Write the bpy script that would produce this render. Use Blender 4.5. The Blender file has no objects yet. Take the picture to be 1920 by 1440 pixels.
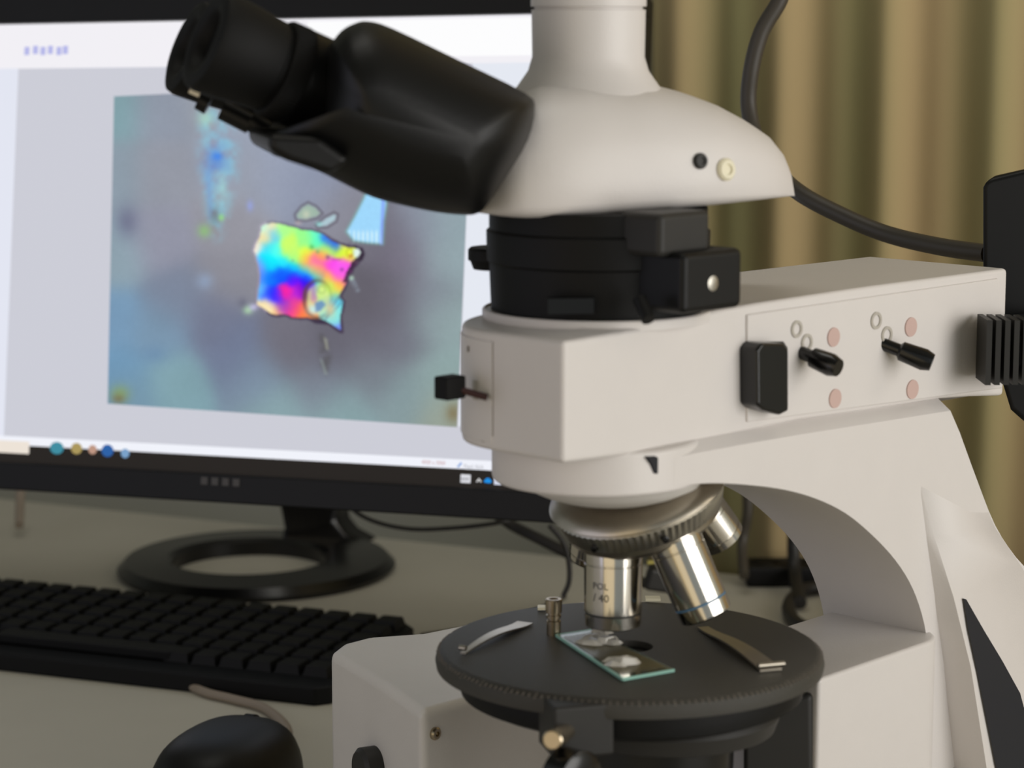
import bpy, bmesh, math, random
import numpy as np
from mathutils import Vector, Matrix
random.seed(4); rng = np.random.default_rng(4)
sc = bpy.context.scene
COL = sc.collection
PI = math.pi

# ---------------------------------------------------------------- camera
FPX = 4500.0; PITCH = math.radians(8.76); CAMZ = 0.43
cd = bpy.data.cameras.new('camera'); cam = bpy.data.objects.new('camera', cd); COL.objects.link(cam)
cd.sensor_width = 36; cd.lens = FPX / 1920 * 36; cd.clip_start = 0.02; cd.clip_end = 50
cam.location = (0, 0, CAMZ); cam.rotation_euler = (PI/2 - PITCH, 0, 0)
cd.dof.use_dof = True; cd.dof.focus_distance = 1.22; cd.dof.aperture_fstop = 10.0
sc.camera = cam

# ---------------------------------------------------------------- view, world and lights
sc.view_settings.view_transform = 'Standard'; sc.view_settings.look = 'None'
sc.view_settings.exposure = 0; sc.view_settings.gamma = 1; sc.view_settings.use_curve_mapping = False
w = bpy.data.worlds.new('room_light'); sc.world = w; w.use_nodes = True
w.node_tree.nodes['Background'].inputs[0].default_value = (0.80, 0.85, 0.84, 1)
w.node_tree.nodes['Background'].inputs[1].default_value = 0.36
def area(name, loc, target, sx, sy, power, color):
    l = bpy.data.lights.new(name, 'AREA'); l.shape = 'RECTANGLE'; l.size = sx; l.size_y = sy
    l.energy = power; l.color = color
    o = bpy.data.objects.new(name, l); COL.objects.link(o); o.location = loc
    o.rotation_euler = (Vector(target) - Vector(loc)).to_track_quat('-Z', 'Z').to_euler()
    return o
area('window_daylight', (2.15, -0.45, 0.50), (0.05, 1.05, 0.22), 1.7, 2.2, 50, (1.0, 0.97, 0.93))
area('warm_streak_light', (-0.72, -0.60, 0.25), (0.05, 1.03, 0.2), 1.30, 1.9, 4.4, (1.0, 0.74, 0.36))  # stands for an unseen warm source mirrored as a streak in the chrome
area('cool_streak_light', (-1.62, 0.20, 0.35), (0.05, 1.03, 0.2), 1.0, 1.7, 4.4, (0.80, 0.78, 1.0))  # stands for an unseen cool source in the chrome, raised to fill front faces
area('ceiling_light', (-0.2, 1.3, 2.35), (-0.1, 1.4, 0), 1.2, 0.6, 6.5, (1.0, 0.97, 0.90))
area('curtain_fill_light', (1.6, 1.1, 1.2), (0.75, 1.9, 0.4), 0.5, 0.8, 3.4, (1.0, 0.9, 0.74))  # unseen fill lamp, turned up to lighten the curtain

# ---------------------------------------------------------------- projection helpers (reading places off the photo)
FWD = Vector((0, math.cos(PITCH), -math.sin(PITCH))); UPV = Vector((0, math.sin(PITCH), math.cos(PITCH)))
CAM = Vector((0, 0, CAMZ))
def ray(px, py): return FWD + Vector((1, 0, 0)) * ((px - 960) / FPX) + UPV * ((720 - py) / FPX)
def aty(px, py, y):
    r = ray(px, py); return CAM + r * (y / r.y)
def atz(px, py, z):
    r = ray(px, py); return CAM + r * ((z - CAMZ) / r.z)
def atp(px, py, p0, n):
    r = ray(px, py); return CAM + r * ((p0 - CAM).dot(n) / r.dot(n))
def proj(p):
    d = Vector(p) - CAM; k = d.dot(FWD)
    return 960 + FPX * d.x / k, 720 - FPX * d.dot(UPV) / k

# ---------------------------------------------------------------- materials
def lin(c):
    return tuple(((v/255)/12.92 if v/255 <= 0.04045 else ((v/255 + 0.055)/1.055)**2.4) for v in c)
def mat(name, rgb, rough=0.5, metal=0.0, mottle=0.0, scale=40, bump=0.0, bscale=400, spec=0.5, coat=0.0, **kw):
    m = bpy.data.materials.new(name); m.use_nodes = True; nt = m.node_tree; b = nt.nodes['Principled BSDF']
    c = (*lin(rgb), 1)
    b.inputs['Base Color'].default_value = c; b.inputs['Roughness'].default_value = rough
    b.inputs['Metallic'].default_value = metal; b.inputs['Specular IOR Level'].default_value = spec
    b.inputs['Coat Weight'].default_value = coat
    tc = nt.nodes.new('ShaderNodeTexCoord')
    if mottle:
        nz = nt.nodes.new('ShaderNodeTexNoise'); nz.inputs['Scale'].default_value = scale; nz.inputs['Detail'].default_value = 5
        nt.links.new(tc.outputs['Object'], nz.inputs['Vector'])
        mx = nt.nodes.new('ShaderNodeMix'); mx.data_type = 'RGBA'
        mx.inputs['A'].default_value = (*[v*(1-mottle) for v in c[:3]], 1); mx.inputs['B'].default_value = (*[min(1, v*(1+mottle)) for v in c[:3]], 1)
        nt.links.new(nz.outputs['Fac'], mx.inputs['Factor']); nt.links.new(mx.outputs['Result'], b.inputs['Base Color'])
    if bump:
        n2 = nt.nodes.new('ShaderNodeTexNoise'); n2.inputs['Scale'].default_value = bscale; n2.inputs['Detail'].default_value = 3
        nt.links.new(tc.outputs['Object'], n2.inputs['Vector'])
        bp = nt.nodes.new('ShaderNodeBump'); bp.inputs['Strength'].default_value = bump; bp.inputs['Distance'].default_value = 0.001
        nt.links.new(n2.outputs['Fac'], bp.inputs['Height']); nt.links.new(bp.outputs['Normal'], b.inputs['Normal'])
    return m
def emis(name, rgb, k=1.0):
    m = bpy.data.materials.new(name); m.use_nodes = True; nt = m.node_tree; b = nt.nodes['Principled BSDF']
    b.inputs['Base Color'].default_value = (0.01, 0.01, 0.01, 1); b.inputs['Roughness'].default_value = 0.5
    b.inputs['Emission Color'].default_value = (*lin(rgb), 1); b.inputs['Emission Strength'].default_value = k
    b.inputs['Specular IOR Level'].default_value = 0.1
    return m
M = dict(
    white=mat('white_enamel', (213, 208, 205), 0.42, mottle=0.02, scale=60, bump=0.10, bscale=900),
    white2=mat('white_enamel_base', (208, 204, 199), 0.45, mottle=0.03, bump=0.12, bscale=900),
    black=mat('black_crinkle', (8, 8, 8), 0.55, bump=0.2, bscale=1500, spec=0.22),
    black2=mat('black_satin', (13, 13, 13), 0.45, spec=0.25, mottle=0.1),
    blackgloss=mat('black_gloss', (8, 8, 9), 0.22, spec=0.5),
    bino=mat('black_binocular', (8, 8, 8), 0.42, bump=0.1, bscale=1200, spec=0.3),
    rubber=mat('black_rubber', (9, 9, 9), 0.6, bump=0.25, bscale=1800, spec=0.22),
    darkgrey=mat('dark_grey_casting', (44, 43, 41), 0.5, mottle=0.08, spec=0.3),
    slate=mat('slate_panel', (34, 35, 40), 0.6, spec=0.25),
    stage=mat('stage_anodised', (58, 56, 51), 0.5, mottle=0.10, scale=700, bump=0.4, bscale=2200, spec=0.4),
    stagerim=mat('stage_rim', (38, 37, 34), 0.45, mottle=0.1),
    chrome=mat('chrome', (215, 210, 200), 0.13, 1.0),
    steel=mat('satin_steel', (196, 192, 182), 0.38, 1.0, mottle=0.05, scale=200),
    steel2=mat('turned_steel', (176, 168, 154), 0.33, 1.0, mottle=0.12, scale=150),
    brass=mat('nickel_brass', (182, 168, 144), 0.25, 1.0),
    red=mat('dark_red_rod', (52, 18, 16), 0.4),
    lens=mat('eyepiece_glass', (6, 6, 10), 0.06, coat=1.0),
    print_=mat('grey_print', (120, 112, 104), 0.6),
    pink=mat('pink_dot', (196, 168, 160), 0.5),
    greyprint=mat('pale_grey_print', (176, 170, 160), 0.5),
    cream=mat('cream_cap', (225, 218, 190), 0.4),
    ink=mat('black_ink', (40, 36, 32), 0.5),
    desk=mat('desk_laminate', (184, 180, 166), 0.55, mottle=0.04, scale=25),
    key=mat('key_plastic', (9, 10, 11), 0.55, spec=0.2),
    cable=mat('cable_black', (26, 24, 22), 0.5),
    cable2=mat('cable_brown', (62, 56, 47), 0.5),
    cable3=mat('cable_grey', (138, 126, 112), 0.5),
    yellow=mat('wire_yellow', (190, 178, 95), 0.5),
    wall=mat('wall_paint', (150, 150, 138), 0.8, mottle=0.03, scale=6),
    floor=mat('floor_vinyl', (120, 115, 105), 0.6, mottle=0.05),
)
# curtain: woven cloth, its folds are geometry, a faint stripe weave in two dyes
def curtain_mat():
    m = bpy.data.materials.new('curtain_cloth'); m.use_nodes = True; nt = m.node_tree; b = nt.nodes['Principled BSDF']
    b.inputs['Roughness'].default_value = 0.85
    at = nt.nodes.new('ShaderNodeAttribute'); at.attribute_name = 'dye'
    nt.links.new(at.outputs['Color'], b.inputs['Base Color'])
    b.inputs['Sheen Weight'].default_value = 0.1
    return m
def glassmat(name, rgb, rough=0.03, ior=1.5, alpha=0.35):
    m = bpy.data.materials.new(name); m.use_nodes = True; nt = m.node_tree; b = nt.nodes['Principled BSDF']
    b.inputs['Base Color'].default_value = (*lin(rgb), 1); b.inputs['Roughness'].default_value = rough
    b.inputs['Transmission Weight'].default_value = 1.0; b.inputs['IOR'].default_value = ior
    return m
M['slide'] = glassmat('slide_glass', (215, 235, 225))
M['slide_edge'] = mat('slide_ground_edge', (150, 200, 186), 0.35, spec=0.6)
M['crystal'] = mat('frosty_crystal', (228, 224, 214), 0.25, mottle=0.15, scale=300, spec=0.7)
b_ = M['crystal'].node_tree.nodes['Principled BSDF']; b_.inputs['Transmission Weight'].default_value = 0.45; b_.inputs['IOR'].default_value = 1.45
M['resin'] = mat('mounting_resin', (128, 118, 88), 0.2, mottle=0.35, scale=120)
M['resin'].node_tree.nodes['Principled BSDF'].inputs['Alpha'].default_value = 0.45

# ---------------------------------------------------------------- mesh helpers
class Root:
    def __init__(self, name, loc, label, cat, group=None):
        o = bpy.data.objects.new(name, None); o.empty_display_size = 0.02; COL.objects.link(o); o.location = loc
        o['label'] = label; o['category'] = cat
        if group: o['group'] = group
        self.o = o; self.loc = Vector(loc)
def org(parent):
    v = Vector((0, 0, 0)); p = parent
    while p is not None: v += p.location; p = p.parent
    return v
def link(name, me, m, parent=None, label=None, cat=None, kind=None, bevel=0, seg=3, smooth=35, group=None, origin=None):
    if isinstance(parent, Root): parent = parent.o
    me.materials.append(m)
    o = bpy.data.objects.new(name, me); COL.objects.link(o)
    if parent is not None:
        o.parent = parent; sh = org(parent)
        me.transform(Matrix.Translation(-sh))
    else:
        if origin is None:
            vs = np.empty(len(me.vertices)*3); me.vertices.foreach_get('co', vs); vs = vs.reshape(-1, 3)
            origin = ((vs[:,0].min()+vs[:,0].max())/2, (vs[:,1].min()+vs[:,1].max())/2, vs[:,2].min())
        o.location = origin; me.transform(Matrix.Translation(-Vector(origin)))
    if smooth:
        me.polygons.foreach_set('use_smooth', [True]*len(me.polygons))
        try: me.set_sharp_from_angle(angle=math.radians(smooth))
        except Exception: pass
    if bevel:
        b = o.modifiers.new('bevel', 'BEVEL'); b.width = bevel; b.segments = seg; b.limit_method = 'ANGLE'; b.angle_limit = math.radians(28)
        b.harden_normals = True
    if label: o['label'] = label
    if cat: o['category'] = cat
    if kind: o['kind'] = kind
    if group: o['group'] = group
    return o
def mesh(vs, fs):
    me = bpy.data.meshes.new('m'); me.from_pydata([tuple(v) for v in vs], [], fs)
    bm = bmesh.new(); bm.from_mesh(me); bmesh.ops.recalc_face_normals(bm, faces=bm.faces); bm.to_mesh(me); bm.free()
    return me
class MB:
    def __init__(s): s.v = []; s.f = []
    def add(s, vs, fs):
        k = len(s.v); s.v += [Vector(v) for v in vs]; s.f += [tuple(i + k for i in f) for f in fs]; return s
    def box(s, c, ax, ay, az):   # centre, three half vectors
        c = Vector(c); vs = [c + a*ax + b*ay + d*az for a in (-1, 1) for b in (-1, 1) for d in (-1, 1)]
        return s.add(vs, [(0,1,3,2),(4,6,7,5),(0,4,5,1),(2,3,7,6),(0,2,6,4),(1,5,7,3)])
    def prism(s, pts, vec):
        n = len(pts); pts = [Vector(p) for p in pts]; vec = Vector(vec)
        return s.add(pts + [p + vec for p in pts], [tuple(range(n)), tuple(range(2*n-1, n-1, -1))] + [(i, (i+1) % n, n + (i+1) % n, n + i) for i in range(n)])
    def lathe(s, p0, axis, prof, n=48, rib=None, cap=True):
        axis = Vector(axis).normalized(); t = Vector((0, 0, 1)) if abs(axis.z) < 0.9 else Vector((1, 0, 0))
        u = axis.cross(t).normalized(); v = axis.cross(u); p0 = Vector(p0); vs = []; fs = []
        for j, pr in enumerate(prof):
            h, r = pr[0], pr[1]; rb = pr[2] if len(pr) > 2 else 0
            for i in range(n):
                a = 2*PI*i/n; rr = r - (rb if i % 2 else 0)
                vs.append(p0 + axis*h + (u*math.cos(a) + v*math.sin(a))*rr)
        for j in range(len(prof) - 1):
            for i in range(n): fs.append((j*n+i, j*n+(i+1) % n, (j+1)*n+(i+1) % n, (j+1)*n+i))
        if cap: fs.append(tuple(range(n))[::-1]); fs.append(tuple(range((len(prof)-1)*n, len(prof)*n)))
        return s.add(vs, fs)
    def tube(s, pts, r, n=10, taper=None, flat=None):
        pts = [Vector(p) for p in pts]; vs = []; fs = []
        up = Vector((0, 0, 1)); pu = None
        for j, p in enumerate(pts):
            d = (pts[min(j+1, len(pts)-1)] - pts[max(j-1, 0)]).normalized()
            if pu is None:
                t = up if abs(d.z) < 0.9 else Vector((1, 0, 0)); pu = d.cross(t).normalized()
            else: pu = (pu - d*pu.dot(d)).normalized()
            pv = d.cross(pu)
            rr = r if taper is None else taper[j]
            for i in range(n):
                a = 2*PI*i/n; vs.append(p + (pu*math.cos(a) + pv*math.sin(a))*rr)
        for j in range(len(pts)-1):
            for i in range(n): fs.append((j*n+i, j*n+(i+1) % n, (j+1)*n+(i+1) % n, (j+1)*n+i))
        fs.append(tuple(range(n))[::-1]); fs.append(tuple(range((len(pts)-1)*n, len(pts)*n)))
        return s.add(vs, fs)
    def done(s): return mesh(s.v, s.f)
def spline(pts, k=8):
    pts = [Vector(p) for p in pts]; out = []
    P = [pts[0]*2 - pts[1]] + pts + [pts[-1]*2 - pts[-2]]
    for i in range(1, len(P)-2):
        a, b, c, d = P[i-1:i+3]
        for j in range(k):
            t = j/k; out.append(0.5*((2*b) + (c-a)*t + (2*a-5*b+4*c-d)*t*t + (3*b-a-3*c+d)*t**3))
    out.append(pts[-1]); return out
def text_mesh(s, size):
    c = bpy.data.curves.new('t', 'FONT'); c.body = s; c.size = size; c.resolution_u = 2
    o = bpy.data.objects.new('t', c); COL.objects.link(o)
    dg = bpy.context.evaluated_depsgraph_get(); me = bpy.data.meshes.new_from_object(o.evaluated_get(dg))
    bpy.data.objects.remove(o); vs = [v.co.copy() for v in me.vertices]; fs = [tuple(p.vertices) for p in me.polygons]
    return vs, fs

# ================================================================= SETTING
WA = math.radians(25)     # the wall behind runs nearly parallel with the monitor
WM = Vector((math.cos(WA), -math.sin(WA), 0)); WN = Vector((math.sin(WA), math.cos(WA), 0))
WP = atz(1460, 1085, 0.0) + WN*0.085                     # foot of the wall on the desk line
def wallp(s, z, off=0): return WP + WM*s + WN*off + Vector((0, 0, z))
mb = MB(); mb.box(wallp(-0.6, 0.81, 0.05), WM*3.4, WN*0.04, Vector((0, 0, 1.58)))
link('wall_back', mb.done(), M['wall'], kind='structure')
mb = MB(); mb.box((0, 0.9, -0.79), Vector((3.4, 0, 0)), Vector((0, 2.9, 0)), Vector((0, 0, 0.02)))
link('floor', mb.done(), M['floor'], kind='structure')
mb = MB(); mb.box((0, 0.9, 2.43), Vector((3.4, 0, 0)), Vector((0, 2.9, 0)), Vector((0, 0, 0.02)))
link('ceiling', mb.done(), M['wall'], kind='structure')

# desk
desk = Root('desk', (0, 1.2, -0.77), 'grey-tan laminate desk that carries the monitor, keyboard and microscope', 'desk')
pts = [wallp(-1.7, -0.028, -0.085), wallp(0.9, -0.028, -0.085), Vector((1.1, 0.50, -0.028)), Vector((-1.6, 0.50, -0.028))]
mb = MB(); mb.prism(pts, (0, 0, 0.028)); link('desktop', mb.done(), M['desk'], desk, bevel=0.002)
for x, y in ((-1.4, 0.65), (0.95, 0.65), (-1.2, 2.1), (0.85, 1.3)):
    mb = MB(); mb.box((x, y, -0.399), Vector((0.025, 0, 0)), Vector((0, 0.025, 0)), Vector((0, 0, 0.371))); link('leg', mb.done(), M['darkgrey'], desk)

# curtain
def curtain():
    n = 420; s0, s1 = -0.125, 1.25; zt, zb = 2.2, -0.70; vs = []; fs = []; col = []
    tan = np.array(lin((190, 166, 122))); olive = np.array(lin((158, 154, 106)))
    for i in range(n+1):
        s = s0 + (s1-s0)*i/n
        off = -0.045 + 0.0062*math.sin(s*2*PI/0.093 + 0.7*math.sin(s*9)) + 0.003*math.sin(s*2*PI/0.041+1)
        k = 0.5 + 0.5*math.sin(s*2*PI/0.105 + 1.9 + 0.8*math.sin(s*7)); k = min(1, max(0, 0.20 + 0.8*k + (s-0.05)*1.1))
        c = olive*(1-k) + tan*k
        for z in (zt, zb):
            p = wallp(s, 0, off); vs.append((p.x, p.y, z)); col.append((*c, 1))
    for i in range(n): fs.append((2*i, 2*i+1, 2*i+3, 2*i+2))
    me = bpy.data.meshes.new('m'); me.from_pydata(vs, [], fs)
    at = me.color_attributes.new('dye', 'FLOAT_COLOR', 'POINT'); at.data.foreach_set('color', np.array(col).ravel())
    o = link('curtain', me, curtain_mat(), smooth=80, label='olive and tan floor-length curtain hanging in soft vertical folds behind the microscope', cat='curtain')
    sd = o.modifiers.new('cloth', 'SOLIDIFY'); sd.thickness = 0.0015
curtain()
mb = MB(); mb.tube([wallp(-0.16, 2.21, -0.045), wallp(1.3, 2.21, -0.045)], 0.01, 12)
link('curtain_rail', mb.done(), M['steel'], label='metal rail above the olive curtain', cat='rail')

# ================================================================= MONITOR
MA = math.radians(21); tilt = math.radians(9); roll = 0.018
mm = Vector((math.cos(MA), -math.sin(MA), roll)).normalized()
back0 = Vector((math.sin(MA), math.cos(MA), 0))
mu = (Vector((0, 0, 1))*math.cos(tilt) + back0*math.sin(tilt)); mu = (mu - mm*mu.dot(mm)).normalized()
mn = mu.cross(mm).normalized()          # towards the back of the screen
if mn.y < 0: mn = -mn
MP = aty(870, 500, 1.55)
def scr(px, py, off=0.0): return atp(px, py, MP, mn) - mn*off
def uv(px, py):
    d = atp(px, py, MP, mn) - MP; return d.dot(mm), d.dot(mu)
def suv(u, v, off=0.0): return MP + mm*u + mu*v - mn*off
U0 = uv(-150, 500)[0]; U1 = uv(1128, 500)[0]; V1 = uv(500, 37)[1]; V0 = uv(836, 912)[1]
BB = uv(740, 962)[1]; BT = V1 + 0.020; BS = 0.018
mon = Root('monitor', atz(500, 1075, 0.0), 'black widescreen computer monitor showing a rainbow-coloured crystal micrograph', 'monitor')
Mx = mon
def rectpr(u0, v0, u1, v1, front, back):    # slab between two offsets in front of the screen plane
    m = MB(); m.prism([suv(u0, v0, front), suv(u1, v0, front), suv(u1, v1, front), suv(u0, v1, front)], mn*(front-back)); return m
# bezel: four rails in one frame mesh
fr = MB()
for a, b, c, d in ((U0-BS, BB, U1+BS, V0), (U0-BS, V1, U1+BS, BT), (U0-BS, V0, U0, V1), (U1, V0, U1+BS, V1)):
    fr.prism([suv(a, b, 0.006), suv(c, b, 0.006), suv(c, d, 0.006), suv(a, d, 0.006)], mn*0.03)
bez = link('bezel', fr.done(), M['black2'], mon, bevel=0.0012)
lg = MB()
u, v = uv(425, 903); uu = u - 0.016
for k in range(4):
    lg.prism([suv(uu+k*0.008, v-0.0025, 0.0066), suv(uu+k*0.008+0.005, v-0.0025, 0.0066), suv(uu+k*0.008+0.005, v+0.0025, 0.0066), suv(uu+k*0.008, v+0.0025, 0.0066)], mn*0.0008)
link('badge', lg.done(), mat('badge_grey', (64, 60, 54), 0.4), bez)
link('rear_casing', rectpr(U0-BS+.004, BB+.004, U1+BS-.004, BT-.004, -0.024, -0.045).done(), M['black2'], mon, bevel=0.004)
link('screen_panel', rectpr(U0, V0, U1, V1, 0.0, -0.004).done(), emis('screen_grey', (203, 204, 214)), mon, label='lit grey window of the viewer program')
def strip(name, corners, m, off=0.0006, label=None, parent=mon):
    mbb = MB(); mbb.prism([scr(x, y, off) for x, y in corners], mn*0.0004); return link(name, mbb.done(), m, parent, label=label)
def strip_uv(name, u0, v0, u1, v1, m, off=0.0006, label=None, parent=mon):
    return link(name, rectpr(u0, v0, u1, v1, off, off-0.0004).done(), m, parent, label=label)
tb1 = uv(836, 877.5)[1]            # taskbar top
st1 = uv(836, 860)[1]
strip_uv('taskbar', U0, V0, U1, tb1, emis('screen_taskbar', (34, 30, 27)), label='dark taskbar along the screen bottom')
strip_uv('status_bar', U0, tb1, U1, st1, emis('screen_white', (240, 242, 250)), label='white status bar')
strip_uv('title_band', U0, uv(100, 128)[1], U1, V1, emis('screen_topwhite', (241, 239, 244)), label='white title and menu band')
strip_uv('title_band', U0+(uv(560,500)[0]-U0), uv(900, 105)[1], U1, V1-0.002, emis('screen_bright', (252, 252, 253)), off=0.0010)
strip_uv('side_strip', U0, st1, uv(20, 500)[0], uv(100, 128)[1], emis('screen_sidewhite', (226, 229, 241)), label='pale strip at the left screen edge')
strip_uv('side_strip', uv(872, 500)[0], uv(872, 800)[1], U1, uv(100, 128)[1], emis('screen_rightwhite', (228, 232, 241)), label='pale strip right of the micrograph')
def dot(px, py, rx, ry, m, name='icon', off=0.0012, n=20, label=None):
    u, v = uv(px, py); ku = rx/FPX*1.6; kv = ry/FPX*1.6
    mbb = MB(); mbb.prism([suv(u + ku*math.cos(2*PI*i/n), v + kv*math.sin(2*PI*i/n), off) for i in range(n)], mn*0.0004)
    return link(name, mbb.done(), m, mon, label=label)
def sq(px, py, wx, wy, m, name='icon', off=0.0012, label=None, parent=mon):
    u, v = uv(px, py); ku = wx/FPX*0.8*1.6/0.8*0.5*1.0; kv = wy/FPX*1.6*0.5
    return strip_uv(name, u-ku, v-kv, u+ku, v+kv, m, off, label, parent)
ic = lambda c: emis('screen_icon', c)
sq(25, 838, 75, 24, ic((236, 226, 214)), label='pale search box')
dot(108, 840, 15, 12, ic((60, 140, 160)), label='teal taskbar icon'); dot(145, 841, 12, 11, ic((170, 150, 90)), label='amber taskbar icon')
dot(175, 843, 9, 9, ic((190, 150, 130)), label='pink taskbar icon'); dot(203, 845, 13, 12, ic((40, 95, 165)), label='blue taskbar icon'); dot(236, 850, 9, 9, ic((120, 160, 200)), label='pale blue taskbar icon')
sq(874, 897.5, 19, 15, ic((225, 226, 232)), label='white keyboard layout icon')
for k in range(3): sq(868.5+k*5, 898, 2.5, 7, ic((150, 150, 158)), off=0.0018, name='glyph')
strip('chevron', [(894, 903), (899, 896.5), (904, 903), (902.3, 904.2), (899, 899.6), (895.7, 904.2)], ic((225, 225, 225)), off=0.0012)
u_, v_ = uv(915, 901)
cl = MB(); cl.prism([scr(x, y, 0.0012) for x, y in ((909,904.5),(909,900.5),(911.5,899),(913,896.5),(917,896),(920,898.5),(922.5,901),(922,905),(918,906))], mn*0.0004); link('cloud_icon', cl.done(), ic((20, 140, 225)), mon, label='blue cloud icon')
sq(934, 902.5, 13, 12, ic((220, 224, 240)), label='white tray icon')
def scr_text(name, s, px, py, hpx, m, shear=0):
    size = hpx/FPX*1.55*1.4; vs, fs = text_mesh(s, size); u, v = uv(px, py)
    me = bpy.data.meshes.new('m'); me.from_pydata([tuple(suv(u + a.x*0.92, v + a.y, 0.0016)) for a in vs], [], fs)
    link(name, me, m, mon, smooth=0)
scr_text('status_text', '4000 x 3000', 792, 869.5, 7.5, ic((190, 140, 140)))
scr_text('status_text', 'Pixel: N/A', 871, 877.5, 7.5, ic((165, 165, 172)))
strip('pencil_icon', [(858, 875), (865, 866.5), (868, 868.5), (861, 877)], ic((140, 170, 220)), off=0.0014)
scr_text('menu_text', 'crystal', 2000, 2000, 14, ic((170, 176, 228))) if False else None
for k, x in enumerate((52, 68, 82, 96, 112, 124)): sq(x, 96 - (k % 2)*2, 11, 16, ic((182, 184, 232)), name='menu_glyph', off=0.0012)

# --- the micrograph: colour pattern computed on a fine grid lying on the screen
CR = np.array([[215, 181], [886, 150], [858, 801], [203, 757]], float)  # TL TR BR BL
def sdpoly(X, Y, P):
    P = np.array(P, float); d = np.full(X.shape, 1e9); ins = np.zeros(X.shape, bool); n = len(P)
    for i in range(n):
        a = P[i]; b = P[(i+1) % n]; e = b-a; wx = X-a[0]; wy = Y-a[1]
        t = np.clip((wx*e[0]+wy*e[1])/(e@e), 0, 1); d = np.minimum(d, np.hypot(wx-t*e[0], wy-t*e[1]))
        c = ((a[1] > Y) != (b[1] > Y)); xi = e[0]*(Y-a[1])/(e[1] if e[1] else 1e-9)+a[0]; ins ^= (c & (X < xi))
    return np.where(ins, -d, d)
def sm(d, w_): t = np.clip(0.5 - d/(2*w_), 0, 1); return t*t*(3-2*t)
def vnoise(X, Y, s, seed):
    r = np.random.default_rng(seed); G = r.random((128, 128)); x = X/s + 40; y = Y/s + 40
    xi = np.floor(x).astype(int) % 127; yi = np.floor(y).astype(int) % 127; fx = x-np.floor(x); fy = y-np.floor(y)
    fx = fx*fx*(3-2*fx); fy = fy*fy*(3-2*fy)
    return (G[yi, xi]*(1-fx)+G[yi, xi+1]*fx)*(1-fy) + (G[yi+1, xi]*(1-fx)+G[yi+1, xi+1]*fx)*fy
def fbm(X, Y, s, seed): return sum(vnoise(X, Y, s/2**k, seed+k)*0.5**k for k in range(4))/1.875
def shep(X, Y, pts, sig, base=None):
    num = np.zeros(X.shape+(3,)); den = np.zeros(X.shape)
    for x, y, c in pts:
        d2 = ((X-x)**2+(Y-y)**2)/(sig*sig); wgt = np.exp(-0.5*np.minimum(d2, 60)) + 2e-3/(1+d2)**2
        num += wgt[..., None]*np.array(c, float); den += wgt
    return num/den[..., None]
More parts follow.
